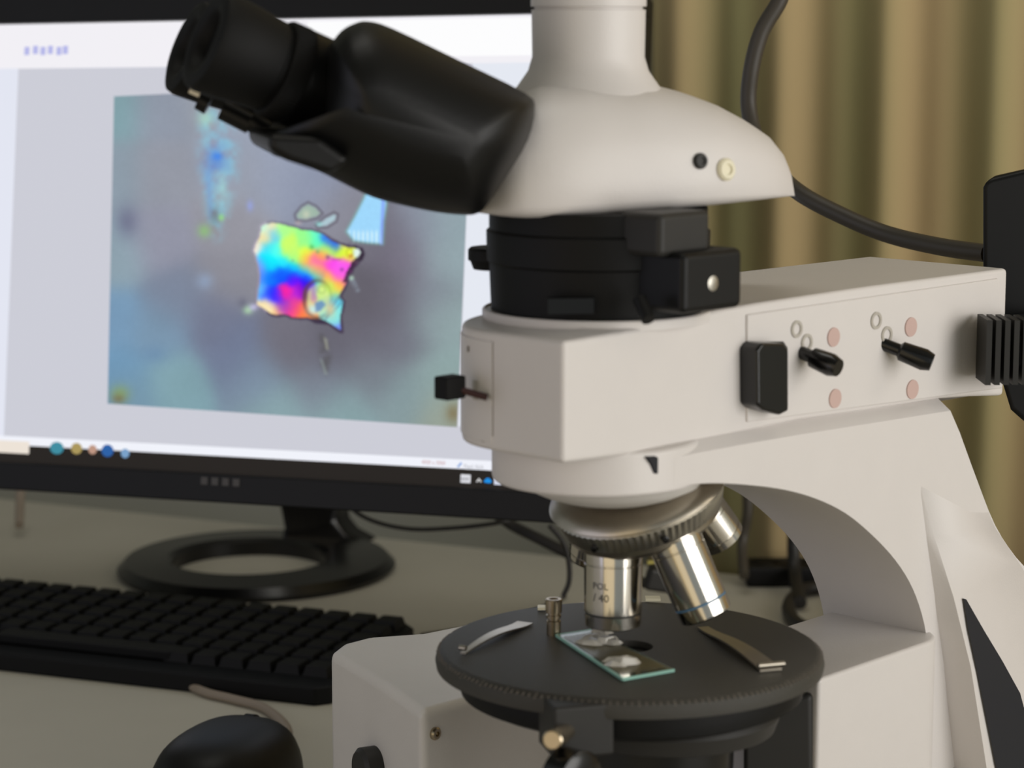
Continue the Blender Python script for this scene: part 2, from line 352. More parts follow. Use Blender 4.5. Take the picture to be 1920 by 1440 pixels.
def micrograph(X, Y):
    bg = shep(X, Y, [(215,200,(128,160,168)),(215,330,(140,155,168)),(215,480,(140,160,172)),(210,600,(118,152,182)),(215,700,(110,150,182)),(240,742,(118,150,170)),
        (300,200,(142,150,165)),(400,180,(150,155,165)),(300,330,(146,150,162)),(300,450,(146,148,165)),(330,560,(122,132,152)),(300,620,(120,148,172)),(330,720,(128,162,172)),
        (450,250,(150,158,175)),(450,330,(152,158,172)),(520,330,(150,158,178)),(600,350,(142,150,172)),(430,420,(148,148,158)),(430,520,(138,138,148)),(400,600,(112,118,140)),
        (440,660,(112,122,148)),(480,710,(122,140,160)),(520,770,(135,162,168)),(540,650,(112,110,122)),(620,660,(102,100,112)),(600,720,(120,128,142)),(700,560,(98,95,105)),(700,640,(104,102,114)),
        (760,480,(118,112,128)),(720,440,(112,110,122)),(740,560,(102,98,110)),(760,640,(112,114,126)),(700,700,(120,128,138)),(640,770,(135,162,166)),(760,740,(132,152,156)),(820,700,(142,165,165)),
        (820,600,(144,164,166)),(830,480,(146,164,170)),(840,420,(146,165,172)),(790,420,(140,146,162)),(790,560,(128,134,146)),(840,770,(150,160,148)),(640,390,(138,138,150)),(700,200,(150,158,172)),(860,200,(146,165,172)),(860,300,(146,165,172))], 32.0)
    n1 = fbm(X, Y, 60, 3); n2 = fbm(X, Y, 16, 9); n3 = rng.random(X.shape)
    bg = bg*(0.97 + 0.06*n1[..., None])
    def lay(c, a):
        nonlocal bg
        c = np.array(c, float); bg = bg*(1-a[..., None]) + c*a[..., None]
    blob = lambda x, y, rx, ry: np.exp(-(((X-x)/rx)**2 + ((Y-y)/ry)**2))
    lay((92, 92, 122), 0.55*blob(238, 415, 22, 30)); lay((95, 130, 170), 0.35*blob(290, 665, 24, 18)); lay((145, 165, 60), 0.5*blob(225, 738, 18, 16)); lay((120, 90, 50), 0.5*blob(222, 748, 12, 9))
    lay((120, 100, 60), 0.6*blob(850, 775, 14, 18)); lay((150, 175, 210), 0.5*blob(384, 527, 16, 16))
    # cloudy cluster at the upper left
    cl = sm(sdpoly(X, Y, [(378,205),(430,205),(446,290),(440,340),(425,400),(412,450),(398,440),(382,350),(376,280)]), 18)*np.clip(2.6*n2-0.75, 0, 1)
    lay((140, 195, 215), 0.85*cl); lay((95, 130, 205), 0.7*blob(405, 305, 24, 34)*np.clip(1.8*fbm(X, Y, 22, 31), 0, 1)); lay((60, 130, 235), 0.8*blob(408, 293, 10, 8))
    lay((170, 220, 200), 0.7*blob(385, 222, 14, 14)); lay((110, 160, 220), 0.5*sm(sdpoly(X, Y, [(383,320),(396,320),(400,400),(392,410)]), 8))
    lay((168, 210, 205), 0.6*blob(418, 350, 12, 26)*np.clip(2*n2-.2, 0, 1)); lay((95, 105, 110), 0.5*blob(403, 405, 10, 16)); lay((150, 225, 120), 0.8*blob(415, 408, 5, 6)); lay((140, 205, 110), 0.6*blob(383, 433, 12, 12)); lay((150, 165, 235), 0.7*blob(469, 386, 6, 10))
    c2 = lambda L: [(440+x/4.5, 360+y/4.5) for x, y in L]
    # bright pale wedge at the upper right
    dW = sdpoly(X, Y, c2([(1130,-60),(1300,-60),(1285,120),(1265,250),(1255,445),(1120,435),(1000,415),(935,335),(1010,200),(1080,60)]))
    lay((120, 215, 190), 0.5*sm(dW, 5)); lay((158, 215, 252), sm(dW+2.5, 3)); lay((112, 118, 245), 0.8*sm(np.abs(X-(719-(Y-370)*0.05))-1.5, 4)*sm(dW, 3))
    lay((225, 248, 250), 0.8*sm(sdpoly(X, Y, c2([(960,330),(1220,330),(1230,430),(1010,410)])), 6)*np.clip(0.3+0.9*np.sin(X*0.75), 0, 1))
    # small colourless grains
    for P, ci in ((c2([(505,190),(560,120),(620,85),(690,120),(745,180),(700,220),(600,245),(520,240)]), (160, 186, 168)), (c2([(680,280),(760,210),(840,170),(875,190),(860,250),(780,300),(700,305)]), (176, 205, 214))):
        d = sdpoly(X, Y, P); lay((92, 88, 100), 0.85*sm(np.abs(d)-1.6, 2.2)); lay(ci, 0.9*sm(d+4, 2.5))
    lay((215, 215, 190), 0.6*blob(574, 402, 7, 8)); lay((150, 225, 220), 0.8*blob(598, 420, 6, 4)); lay((200, 175, 175), 0.6*blob(559, 418, 6, 4))
    # main crystal
    main = [(489,424),(497,419),(510,417),(533,419),(548,424),(564,429),(582,431),(600,435),(612,442),(624,450),(640,458),(653,463),(668,463),(678,468),(680,480),(672,492),(663,503),(655,516),(651,529),(645,543),(638,557),
            (644,566),(640,590),(641,622),(628,614),(612,603),(590,600),(573,597),(550,596),(533,590),(520,592),(508,590),(494,580),(480,572),(482,555),(484,538),(486,520),(484,500),(480,486),(475,470),(478,458),(486,445)]
    J = (fbm(X, Y, 9, 77)-.5)*4
    d = sdpoly(X, Y, main) + J
    lay((60, 45, 70), 0.85*sm(d-2.5, 2.5)*np.clip(0.55 + (Y-440)/300 + (X-560)/260, 0.25, 1))
    lay((235, 225, 245), 0.5*sm(np.abs(d)-2, 3)*(X < 500))
    pts = [(450,440,(205,255,120)),(600,400,(160,255,150)),(400,330,(180,250,150)),(700,430,(110,245,190)),(330,480,(110,255,230)),(260,560,(0,235,255)),(300,620,(0,215,255)),(420,600,(60,230,240)),(520,560,(180,250,140)),(480,500,(195,250,130)),
        (600,520,(225,240,90)),(900,500,(215,245,80)),(800,490,(190,245,120)),(980,520,(230,240,60)),(690,590,(250,100,220)),(630,600,(255,130,150)),(595,590,(255,190,70)),(800,610,(240,90,230)),(720,540,(255,170,90)),(900,650,(245,110,240)),(930,740,(250,120,200)),(850,700,(245,100,225)),(960,620,(240,100,225)),
        (880,790,(255,190,70)),(800,730,(255,200,80)),(740,680,(255,150,110)),(680,650,(255,190,90)),(620,650,(150,250,170)),(520,640,(0,200,255)),(600,700,(0,130,255)),(700,715,(60,210,220)),(800,790,(180,240,120)),(860,850,(230,240,110)),(860,890,(60,170,240)),
        (300,720,(0,120,255)),(280,850,(40,60,250)),(380,700,(10,90,255)),(360,900,(70,50,245)),(450,680,(0,110,255)),(500,730,(110,20,240)),(600,770,(60,0,240)),(440,850,(250,50,150)),(500,850,(170,60,220)),(560,830,(150,20,180)),(400,960,(140,70,200)),(430,980,(190,80,170)),(500,960,(225,80,150)),
        (560,1000,(235,120,90)),(570,1060,(240,140,80)),(480,1030,(230,80,150)),(250,950,(250,230,180)),(350,1020,(245,200,130)),(300,990,(250,240,200)),(230,830,(120,200,250)),(240,700,(110,150,250)),(220,600,(150,160,240)),(200,480,(250,235,220)),(250,400,(250,225,170)),(300,300,(245,225,190)),(240,290,(200,250,230)),
        (330,370,(120,205,235)),(280,470,(60,200,240)),(780,370,(40,80,230)),(850,440,(30,90,230)),(930,410,(245,215,160)),(820,320,(235,215,235)),(700,360,(120,240,200)),(1050,510,(205,230,225)),(900,980,(140,225,225)),(860,1060,(150,225,220)),(900,1150,(125,150,235))]
    wX = X + (fbm(X, Y, 14, 51)-.5)*9; wY = Y + (fbm(X, Y, 14, 61)-.5)*9
    colr = shep(wX, wY, [(440+x/4.5, 360+y/4.5, c) for x, y, c in pts], 8.6)
    lum = colr.mean(axis=-1, keepdims=True); colr = np.clip(lum + (colr-lum)*1.22, 0, 255)
    lay_c = sm(d+1.5, 1.6); bg = bg*(1-lay_c[..., None]) + colr*lay_c[..., None]
    for x, y, r in ((650,465,4.5),(700,505,3),(785,550,4),(905,655,3.5),(490,578,1.5)):
        lay((110, 60, 120) if y > 530 else (70, 170, 90), 0.7*blob(440+x/4.5, 360+y/4.5, r, r))
    lay((150, 50, 130), 0.5*sm(sdpoly(X, Y, c2([(820,560),(900,560),(900,575),(820,575)])), 2.5)); lay((150, 160, 40), 0.8*sm(np.abs(np.hypot((X-656), (Y-474)*0.9)-6.5)-0.6, 1.8)); lay((215, 110, 50), 0.7*blob(658, 480, 4, 4))
    # dark rind at the right and the bottom
    rind = c2([(960,440),(1000,450),(1070,470),(1100,510),(1080,570),(1030,590),(1000,640),(960,700),(940,770),(915,760),(940,690),(985,600),(1030,550),(1060,510),(1010,470)])
    lay((45, 32, 52), 0.9*sm(sdpoly(X, Y, rind) + (fbm(X, Y, 6, 5)-.5)*5, 2.2))
    lay((225, 245, 240), 0.9*sm(sdpoly(X, Y, c2([(1000,490),(1045,475),(1065,510),(1040,550),(1010,545)])), 2))
    lay((50, 38, 62), 0.85*sm(sdpoly(X, Y, c2([(900,1190),(760,1085),(700,1060),(620,1075),(680,1110),(790,1120),(880,1185)])), 2.5)); lay((70, 60, 100), 0.7*sm(np.abs(sdpoly(X, Y, c2([(905,930),(880,890),(930,790),(760,1085)])))-0.6, 1.6))
    # round inclusion
    e = np.hypot((X-596)/27.0, (Y-561)/36.0)
    lay((110, 80, 60), 0.75*sm((np.abs(e-0.97)-0.09)*25, 3)*np.clip(1.1-(X-585)/40, 0.15, 1))
    inn = sm((e-0.80)*22, 3); lay((228, 238, 150), 0.9*inn*(1-sm((X-582)*-1+0, 5)*0.3))
    lay((232, 205, 150), 0.8*blob(619, 578, 10, 16)); lay((195, 238, 244), 0.9*blob(588, 580, 12, 10)); lay((105, 145, 190), 0.9*sm(sdpoly(X, Y, [(590,568),(603,563),(611,571),(601,583),(592,585)]), 3)); lay((90, 70, 60), 0.7*blob(573, 553, 5, 16)); lay((120, 150, 90), 0.6*sm(np.abs(np.hypot(X-603, Y-543)-7)-0.6, 2))
    # crumbs and streaks
    lay((150, 165, 180), 0.7*sm(sdpoly(X, Y, [(655,523),(662,520),(674,545),(668,548)]), 4)*np.clip(2*fbm(X, Y, 6, 2)-.2, 0, 1)); lay((190, 230, 200), 0.8*blob(659, 521, 4, 4))
    lay((180, 225, 175), 0.8*blob(465, 581, 9, 8)); lay((205, 200, 240), 0.8*blob(475, 576, 8, 6)); lay((85, 85, 105), 0.4*blob(455, 568, 8, 10))
    lay((80, 78, 80), 0.6*sm(sdpoly(X, Y, [(598,625),(612,628),(622,670),(612,705),(600,680)]), 8)*np.clip(2.2*fbm(X, Y, 9, 12)-.4, 0, 1)); lay((165, 168, 150), 0.7*sm(sdpoly(X, Y, [(607,632),(613,636),(616,656),(611,654)]), 3)); lay((150, 165, 160), 0.6*sm(sdpoly(X, Y, [(600,672),(605,676),(614,702),(609,702)]), 3))
    bg = bg*(0.975+0.05*n3[..., None])
    return np.clip(bg, 0, 255)
def build_micrograph():
    nu, nv = 500, 450
    Q = np.array([uv(*c) for c in CR]); a = np.linspace(0, 1, nu+1)[None, :, None]; b = np.linspace(0, 1, nv+1)[:, None, None]
    UV = (Q[0]*(1-a)+Q[1]*a)*(1-b) + (Q[3]*(1-a)+Q[2]*a)*b
    o = np.array(MP - mn*0.0009); W = o + UV[..., :1]*np.array(mm) + UV[..., 1:]*np.array(mu)
    dd = W - np.array(CAM); k = dd@np.array(FWD); X = 960+FPX*dd[..., 0]/k; Y = 720-FPX*(dd@np.array(UPV))/k
    C = micrograph(X, Y)/255; Cl = np.where(C <= 0.04045, C/12.92, ((C+0.055)/1.055)**2.4)
    me = bpy.data.meshes.new('m'); N = (nu+1)*(nv+1); F = nu*nv
    me.vertices.add(N); me.vertices.foreach_set('co', W.ravel())
    ii, jj = np.meshgrid(np.arange(nv), np.arange(nu), indexing='ij'); q = (ii*(nu+1)+jj).ravel()
    idx = np.stack([q, q+nu+1, q+nu+2, q+1], 1).ravel(); me.loops.add(F*4); me.loops.foreach_set('vertex_index', idx)
    me.polygons.add(F); me.polygons.foreach_set('loop_start', np.arange(F)*4); me.update(calc_edges=True)
    at = me.color_attributes.new('glow', 'FLOAT_COLOR', 'POINT'); at.data.foreach_set('color', np.concatenate([Cl, np.ones(Cl.shape[:2]+(1,))], 2).astype(np.float32).ravel())
    m = emis('screen_micrograph', (255, 255, 255)); nt = m.node_tree; an = nt.nodes.new('ShaderNodeAttribute'); an.attribute_name = 'glow'
    nt.links.new(an.outputs['Color'], nt.nodes['Principled BSDF'].inputs['Emission Color'])
    link('micrograph', me, m, mon, smooth=0, label='micrograph of a rainbow-coloured crystal on grey')
build_micrograph()

# stand
sc_ = atz(482, 1068, 0.0); 
ring = MB(); n = 72; vs = []; fs = []; Ro = 0.103; hy = Vector((-mm.y, mm.x, 0)).normalized(); hx = Vector((mm.x, mm.y, 0)).normalized()
for (r, z, off) in ((Ro, 0.0, 0), (Ro+0.002, 0.004, 0), (Ro-0.004, 0.010, 0), (0.062, 0.014, -0.012), (0.058, 0.011, -0.012), (0.058, 0.0, -0.012)):
    for i in range(n):
        a = 2*PI*i/n; vs.append(sc_ + hx*(r*math.cos(a)*1.03) + hy*(r*math.sin(a)*1.05+off) + Vector((0, 0, z)))
for j in range(6):
    for i in range(n): fs.append((j*n+i, j*n+(i+1) % n, ((j+1) % 6)*n+(i+1) % n, ((j+1) % 6)*n+i))
ring.add(vs, fs); link('stand_base', ring.done(), M['blackgloss'], mon, label='glossy round black foot')
yb = sc_.y + 0.062
N0 = [aty(x, y, yb) for x, y in ((508, 915), (648, 915), (636, 950), (628, 975), (648, 1000), (690, 1022), (520, 1030), (530, 990), (522, 950))]
b0 = N0[0]; nk = MB(); nk.prism(N0, Vector((0.01, 0.028, 0))); link('stand_neck', nk.done(), M['blackgloss'], mon, bevel=0.005)
hb = MB(); hb.box(suv(uv(575, 880)[0], BB + 0.075, -0.05), mm*0.035, mu*0.05, mn*0.018); link('hinge_block', hb.done(), M['black2'], mon, bevel=0.003)

# ================================================================= KEYBOARD AND MOUSE
kA = atz(790, 1186, 0.012); kdir = (atz(790, 1186, 0.012) - atz(0, 1108, 0.012)).normalized(); kn = Vector((-kdir.y, kdir.x, 0))*-1
kb = Root('keyboard', (kA.x - 0.22, kA.y, 0), 'long flat black keyboard lying in front of the monitor', 'keyboard')
KL, KW = 0.46, 0.150
c0 = Vector((kA.x, kA.y, 0)) - kdir*0.001
def kp(s, t, z): return c0 - kdir*s + kn*t + Vector((0, 0, z))
pts = [kp(0.006, 0, 0), kp(0, 0.006, 0), kp(0, KW, 0), kp(KL, KW, 0), kp(KL, 0, 0)]
me_ = MB(); v = [kp(0.01, 0, 0), kp(0, 0.01, 0), kp(0, KW-.008, 0), kp(0.008, KW, 0), kp(KL, KW, 0), kp(KL, 0, 0)]
top = [p + Vector((0, 0, 0.018 - 0.006*((p-c0).dot(kn)/KW))) for p in v]
n = len(v); me_.add(v+top, [tuple(range(n))[::-1], tuple(range(n, 2*n))] + [(i, (i+1) % n, n+(i+1) % n, n+i) for i in range(n)])
kbd = link('case', me_.done(), M['key'], kb, bevel=0.0015)
kmesh = None
rows = 6; ktex = [15]*6
for r in range(rows):
    for k in range(22):
        s = 0.014 + k*0.0200; t = 0.014 + r*0.0215
        if s > KL - 0.02 or (r == 5 and 5 < k < 13): continue
        if kmesh is None:
            kk = MB(); hx_, hy_ = kdir*0.0088, kn*0.0092
            kk.add([(-hx_-hy_), (hx_-hy_), (hx_+hy_), (-hx_+hy_)] + [(-hx_*.82-hy_*.8)+Vector((0,0,.0065)), (hx_*.82-hy_*.8)+Vector((0,0,.0065)), (hx_*.82+hy_*.8)+Vector((0,0,.0062)), (-hx_*.82+hy_*.8)+Vector((0,0,.0062))],
                   [(0,3,2,1),(4,5,6,7),(0,1,5,4),(1,2,6,5),(2,3,7,6),(3,0,4,7)]); kmesh = kk.done(); kmesh.materials.append(M['key'])
        o = bpy.data.objects.new('key', kmesh); COL.objects.link(o); o.parent = kb.o
        o.location = kp(s + 0.003, t, 0.0178 - 0.006*t/KW) - kb.loc
sp = MB(); sp.box(kp(0.014+8.7*0.02, 0.014+5*0.0215, 0.0163), kdir*0.066, kn*0.0090, Vector((0, 0, 0.003))); link('space_bar', sp.done(), M['key'], kb, bevel=0.001)

mc = atz(425, 1478, 0.0); mdir = Vector((0.35, 0.94, 0)).normalized(); ml = Vector((0.94, -0.35, 0)).normalized()
mo = MB(); vs = []; fs = []; nu, nv = 28, 12
for j in range(nv+1):
    ph = (PI/2)*j/nv
    for i in range(nu):
        a = 2*PI*i/nu; ca, sa = math.cos(a), math.sin(a)
        ex = 0.8; x = math.copysign(abs(ca)**ex, ca)*0.036; y = math.copysign(abs(sa)**ex, sa)*0.056
        sh = math.cos(ph)**0.6 if j < nv else 0.0
        vs.append(mc + ml*x*sh + mdir*y*sh + Vector((0, 0, 0.036*math.sin(ph)**0.9)))
for j in range(nv):
    for i in range(nu): fs.append((j*nu+i, j*nu+(i+1) % nu, (j+1)*nu+(i+1) % nu, (j+1)*nu+i))
fs.append(tuple(range(nu))[::-1]); mo.add(vs, fs)
ms = Root('mouse', mc, 'black rounded computer mouse on the desk in front of the keyboard', 'mouse')
me_ = mo.done(); bm = bmesh.new(); bm.from_mesh(me_); bmesh.ops.remove_doubles(bm, verts=bm.verts, dist=1e-5); bm.to_mesh(me_); bm.free()
link('shell', me_, M['black2'], ms, smooth=60)
wh = MB(); wh.lathe(mc + mdir*0.030 + Vector((0, 0, 0.025)) - ml*0.004, ml, [(0, 0.008), (0.001, 0.0095), (0.007, 0.0095), (0.008, 0.008)], 24); link('scroll_wheel', wh.done(), M['rubber'], ms)
mcab = MB(); mcab.tube(spline([mc + mdir*0.055 + Vector((0, 0, 0.008)), atz(540, 1372, 0.004), atz(500, 1330, 0.003), atz(440, 1312, 0.003), atz(390, 1300, 0.003), atz(356, 1286, 0.003)], 8), 0.0030)
link('mouse_cord', mcab.done(), M['cable3'], ms, label='grey cord curving back to the keyboard')

# ================================================================= MICROSCOPE
TH = math.radians(45); A = Vector((math.cos(TH), math.sin(TH), 0)); Nn = Vector((math.sin(TH), -math.cos(TH), 0)); Z = Vector((0, 0, 1))
Y0 = 1.03; SC = aty(1180, 1212, Y0); ZS = SC.z                 # stage centre
O = Vector((0.0445, Y0, 0))                                     # optic axis in plan
def st(s, t, z=0): return O + A*s + Nn*t + Z*z
def onside(px, py, t):        # point on the near side plane -> (s, z)
    p = atp(px, py, st(0, t), Nn); return (p - O).dot(A), p.z
mic = Root('microscope', st(0.06, 0, 0), 'white and black polarizing microscope with round rotating stage, angled binocular head and chrome objectives', 'microscope')

def interp(xs, tab): return float(np.interp(xs, [a for a, _ in tab], [b for _, b in tab]))
def planprism(outline, top, bot, cham=None):
    """closed plan outline [(s,t)], top and bottom heights as tables over s"""
    n = len(outline); m = MB()
    lo = [st(s, t, interp(s, bot)) for s, t in outline]; hi = [st(s, t, interp(s, top)) for s, t in outline]
    # caps as strips are safer than one warped polygon
    m.add(lo + hi, [(i, (i+1) % n, n+(i+1) % n, n+i) for i in range(n)] + [tuple(range(n))[::-1], tuple(range(n, 2*n))])
    return m
# --- upper illuminator box
TB = 0.040
topT = [onside(x, y, TB) for x, y in ((1057, 640), (1130, 629), (1213, 613), (1380, 574), (1622, 538), (1890, 503))]
botT = [onside(x, y, TB) for x, y in ((1057, 870), (1130, 861), (1213, 850), (1400, 810), (1491, 790), (1652, 767), (1783, 745), (1897, 742))]
sF = topT[0][0]; sR = topT[-1][0]
R = 0.042; fe = -0.002
ol = [(sF, TB)] + [(sF, TB - (TB-fe)*k/4) for k in range(1, 4)]
ol += [(sF + R - R*math.cos(a), fe - R*math.sin(a)) for a in [PI/2*k/12 for k in range(13)]]
ss = [sF + R + (sR-sF-R)*k/10 for k in range(1, 11)]
ol += [(s, fe - R) for s in ss] + [(s, TB) for s in ss[::-1]] + [(sF+R, TB), (sF+.012, TB)]
housing = link('illuminator_housing', planprism(ol, topT, botT).done(), M['white'], mic, bevel=0.0022, seg=3, smooth=30)
SF = sF
# raised panel on the near side, right of the joint
def sidepoly(name, pxs, t, depth, m, parent, bevel=0, label=None, tilt=0):
    p = [atp(x, y, st(0, t), Nn) for x, y in pxs]; mbb = MB(); mbb.prism(p, -Nn*depth); return link(name, mbb.done(), m, parent, bevel=bevel, label=label)
sidepoly('control_panel', [(1402, 590), (1873, 522), (1880, 728), (1402, 792)], TB+0.0012, 0.003, M['white'], housing, 0.0008)
def disc_side(name, px, py, rpx, m, t=TB+0.0012, h=0.0006, parent=None, ring=0):
    p = atp(px, py, st(0, t), Nn); r = rpx/FPX*p.y/0.9; mbb = MB()
    if ring: mbb.lathe(p, Nn, [(0, r), (h, r), (h, r-ring), (0, r-ring)], 28, cap=False)
    else: mbb.lathe(p, Nn, [(-0.0004, r), (h, r*0.97)], 28)
    return link(name, mbb.done(), m, parent or housing)
for x, y in ((1562, 632), (1565, 747), (1707, 613), (1710, 730)): disc_side('position_dot', x, y, 17, M['pink'])
for x, y in ((1493, 617), (1512, 642), (1642, 601), (1662, 628)): disc_side('aperture_symbol', x, y, 15, M['greyprint'], ring=0.0014)
# filter slot with slider
sidepoly('filter_slot', [(1393, 660), (1404, 640), (1470, 640), (1478, 652), (1478, 770), (1462, 778), (1404, 762), (1394, 742)], TB+0.0016, 0.002, M['darkgrey'], housing, 0.0006, 'dark filter slot')
sidepoly('filter_slider', [(1420, 656), (1430, 643), (1472, 644), (1480, 655), (1480, 770), (1464, 779), (1432, 770), (1421, 760)], TB+0.0100, 0.011, M['blackgloss'], housing, 0.0015, 'black filter slider tab')
for (x0, y0, x1, y1) in ((1500, 660, 1572, 690), (1655, 645, 1748, 680)):
    a = atp(x0, y0, st(0, TB), Nn); b = atp(x1, y1, st(0, TB+0.020), Nn); d = (b-a).normalized(); L = (b-a).length
    mbb = MB(); mbb.lathe(a - d*0.003, d, [(0, 0.0030), (L*0.45, 0.0030), (L*0.5, 0.0046), (L*0.96, 0.0052), (L+0.003, 0.0040)], 20); link('aperture_lever', mbb.done(), M['blackgloss'], housing, label='black lever on the control panel')
# slot cover and slider on the front
def front(px, py, off=0.0):   # on the front face s = SF
    return atp(px, py, st(SF - off, 0), A)
fc = MB(); ft = [(923, 625), (923, 822), (920, 832), (912, 838)]
# cover plate follows the rounded nose
def nose(ang, z, off):
    if ang < 0: return st(SF - off, fe - ang*0, z) + Nn*(-ang)
    c = (SF + R, fe); rr = R + off; return st(c[0] - rr*math.cos(ang), c[1] - rr*math.sin(ang), z)
zb_ = interp(SF, botT); zt_ = interp(SF, topT)
t_edge = (front(924, 740) - O).dot(Nn)
a_e = -(t_edge - fe) if t_edge > fe else math.asin((fe - t_edge)/R)
vs = []; fs = []; steps = [a_e] + [a for a in [PI/2*k/16 for k in range(0, 16)] if a > a_e + 0.02]
zz0, zz1 = zb_ + 0.0035, zt_ - 0.004
for sg in steps:
    for z, off in ((zz0, -0.0003), (zz0, 0.0006), (zz1, 0.0006), (zz1, -0.0003)): vs.append(nose(sg, z, off))
for i in range(len(steps)-1):
    for j in range(4): fs.append((i*4+j, i*4+(j+1) % 4, (i+1)*4+(j+1) % 4, (i+1)*4+j))
fs += [(0,1,2,3), tuple(len(vs)-4+k for k in range(4))[::-1]]
fc.add(vs, fs); cover = link('front_cover', fc.done(), M['white'], housing, bevel=0.0003, label='curved front cover plate')
jl = MB(); jl.tube([nose(a_e, zz1, .0001), nose(a_e, zz0+0.003, .0001), nose(a_e+0.02, zz0+0.0012, .0001), nose(a_e+0.06, zz0+0.0003, .0001), nose(a_e+0.10, zz0, .0001), nose(0.5, zz0, .0001), nose(0.8, zz0, .0001)], 0.00030, 6); link('cover_joint', jl.done(), M['print_'], housing)
mk = MB(); p = nose(0.35, zb_+0.041, 0.0010); mk.box(p, Z*0.0012, Nn*0.0004, A*0.0002); link('index_mark', mk.done(), M['print_'], housing)
kn_c = aty(846, 726, front(913, 744).y - 0.004); kn_e = front(913, 745, 0.002)
lv = MB(); lv.tube([kn_e, kn_c], 0.0015, 10); lever = link('slider_rod', lv.done(), M['red'], housing, label='thin dark rod')
kk = MB(); kk.box(kn_c + Vector((-0.0005, 0, 0)), Nn*0.0042, A*0.0055, Z*0.0048); link('slider_knob', kk.done(), M['rubber'], housing, bevel=0.0010, label='small square black knob')
sl = MB(); sl.box(nose(0.2, zb_+0.0245, 0.0009), Nn*0.0014, A*0.0004, Z*0.004); link('slider_slot', sl.done(), M['greyprint'], housing)

# top ring groove and seat
rc = Vector(((1122-960)/FPX*1.03, 1.03, 0)); zTop = interp(0.0, topT)
zf = interp(SF, topT)
seat = MB(); seat.lathe(rc + Z*(zTop-0.003), Z, [(0, 0.0500), (0.0036, 0.0500), (0.0042, 0.0494), (0.0042, 0.0486), (0.0036, 0.0482), (0.0036, 0.044)], 72)
link('tube_seat', seat.done(), M['white'], housing)

# --- black intermediate tube with analyser dial
zr0 = zTop + 0.001; zr1 = aty(1100, 398, 1.0).z
tubeM = MB(); tubeM.lathe(rc, Z, [(zr0, 0.0462), (zr0+0.02, 0.0470), (zr0+0.021, 0.0480), (zr1-0.010, 0.0482), (zr1-0.009, 0.0470), (zr1, 0.0470)], 72)
analyser = link('analyser_tube', tubeM.done(), M['black'], mic, label='black intermediate tube')
fl = MB(); p = aty(928, 474, 1.045); fl.lathe(Vector((p.x, p.y, p.z-0.007)), Z, [(0, 0.0095), (0.0035, 0.0108), (0.0040, 0.0118), (0.0085, 0.0118), (0.0095, 0.0108)], 40); link('analyser_dial', fl.done(), M['rubber'], analyser)
sb = MB(); a = aty(1290, 522, 0.992); sb.box(a, A*0.019, Nn*0.014, Z*0.0125); link('slider_block', sb.done(), M['black2'], analyser, bevel=0.003)
sb = MB(); a = aty(1245, 435, 0.99); sb.box(a, A*0.016, Nn*0.012, Z*0.009); link('upper_block', sb.done(), M['darkgrey'], analyser, bevel=0.003)
sb = MB(); a = aty(1322, 530, 0.985); sb.lathe(a, Nn, [(0, 0.004), (0.004, 0.004), (0.0045, 0.003)], 20); link('lock_screw', sb.done(), M['steel'], analyser, label='small steel screw')
sb = MB(); a = aty(1200, 560, 0.972); b = aty(1216, 600, 0.965); sb.tube([a, b], 0.0030, 12); link('clamp_pin', sb.done(), M['black2'], analyser)
sb = MB(); a = aty(1070, 572, 0.982); sb.box(a, Vector((0.0095, 0.001, 0)), Vector((0, 0.004, 0)), Z*0.0032); link('graduation_window', sb.done(), M['blackgloss'], analyser)

# --- white observation head: lofted shell
HT = [(893, 335), (930, 250), (970, 185), (1000, 160), (1100, 150), (1205, 155), (1240, 163), (1280, 174), (1340, 196), (1400, 228), (1440, 256), (1468, 290), (1482, 325), (1487, 360)]
HB = [(893, 400), (950, 411), (1000, 415), (1100, 412), (1200, 403), (1300, 392), (1400, 380), (1487, 368)]
hv = []; hf = []; cols = list(np.linspace(893, 1440, 24)) + [1455, 1466, 1475, 1481, 1485, 1487]
NC = 28
for ci, px in enumerate(cols):
    x_rel = (px-960)/FPX*1.03; yc = 1.045 + 0.42*(x_rel - 0.045)
    k = (px-893)/(1487-893); hw = 0.052*(1-abs(2*k-0.95)**3.2*0.55); 
    if k > 0.9: hw *= math.sqrt(max(0.05, 1-((k-0.9)/0.1)**2*0.8))
    if k < 0.1: hw *= 0.7+3*k
    zt = aty(px, interp(px, HT), yc).z; zb = aty(px, interp(px, HB), yc-hw*0.9).z
    xx = aty(px, 300, yc).x
    for i in range(NC):
        a = 2*PI*i/NC; ca, sa = math.cos(a), math.sin(a)
        if sa >= 0: y = math.copysign(abs(ca)**0.85, ca)*hw; z = zb + 0.30*(zt-zb) + 0.70*(zt-zb)*abs(sa)**0.8
        else: y = math.copysign(abs(ca)**0.35, ca)*hw; z = zb + 0.30*(zt-zb)*(1-abs(sa)**0.35)
        hv.append(Vector((xx, yc + y, z)))
for c in range(len(cols)-1):
    for i in range(NC): hf.append((c*NC+i, c*NC+(i+1) % NC, (c+1)*NC+(i+1) % NC, (c+1)*NC+i))
hf += [tuple(range(NC))[::-1], tuple(range((len(cols)-1)*NC, len(cols)*NC))]
hm = MB(); hm.add(hv, hf); head = link('observation_head', hm.done(), M['white'], mic, smooth=50)
tc_ = aty(1103, 150, 1.045); pt = MB(); r0 = 0.0243
pt.lathe(Vector((tc_.x, tc_.y, 0)), Z, [(tc_.z-0.010, r0+0.012), (tc_.z-0.002, r0+0.006), (tc_.z+0.004, r0+0.0018), (tc_.z+0.010, r0), (tc_.z+0.030, r0+0.0003), (tc_.z+0.0302, r0-0.0010), (tc_.z+0.0312, r0-0.0010), (tc_.z+0.0314, r0+0.0006), (tc_.z+0.085, r0+0.0010), (tc_.z+0.088, r0-0.002)], 56)
link('photo_tube', pt.done(), M['white'], mic)
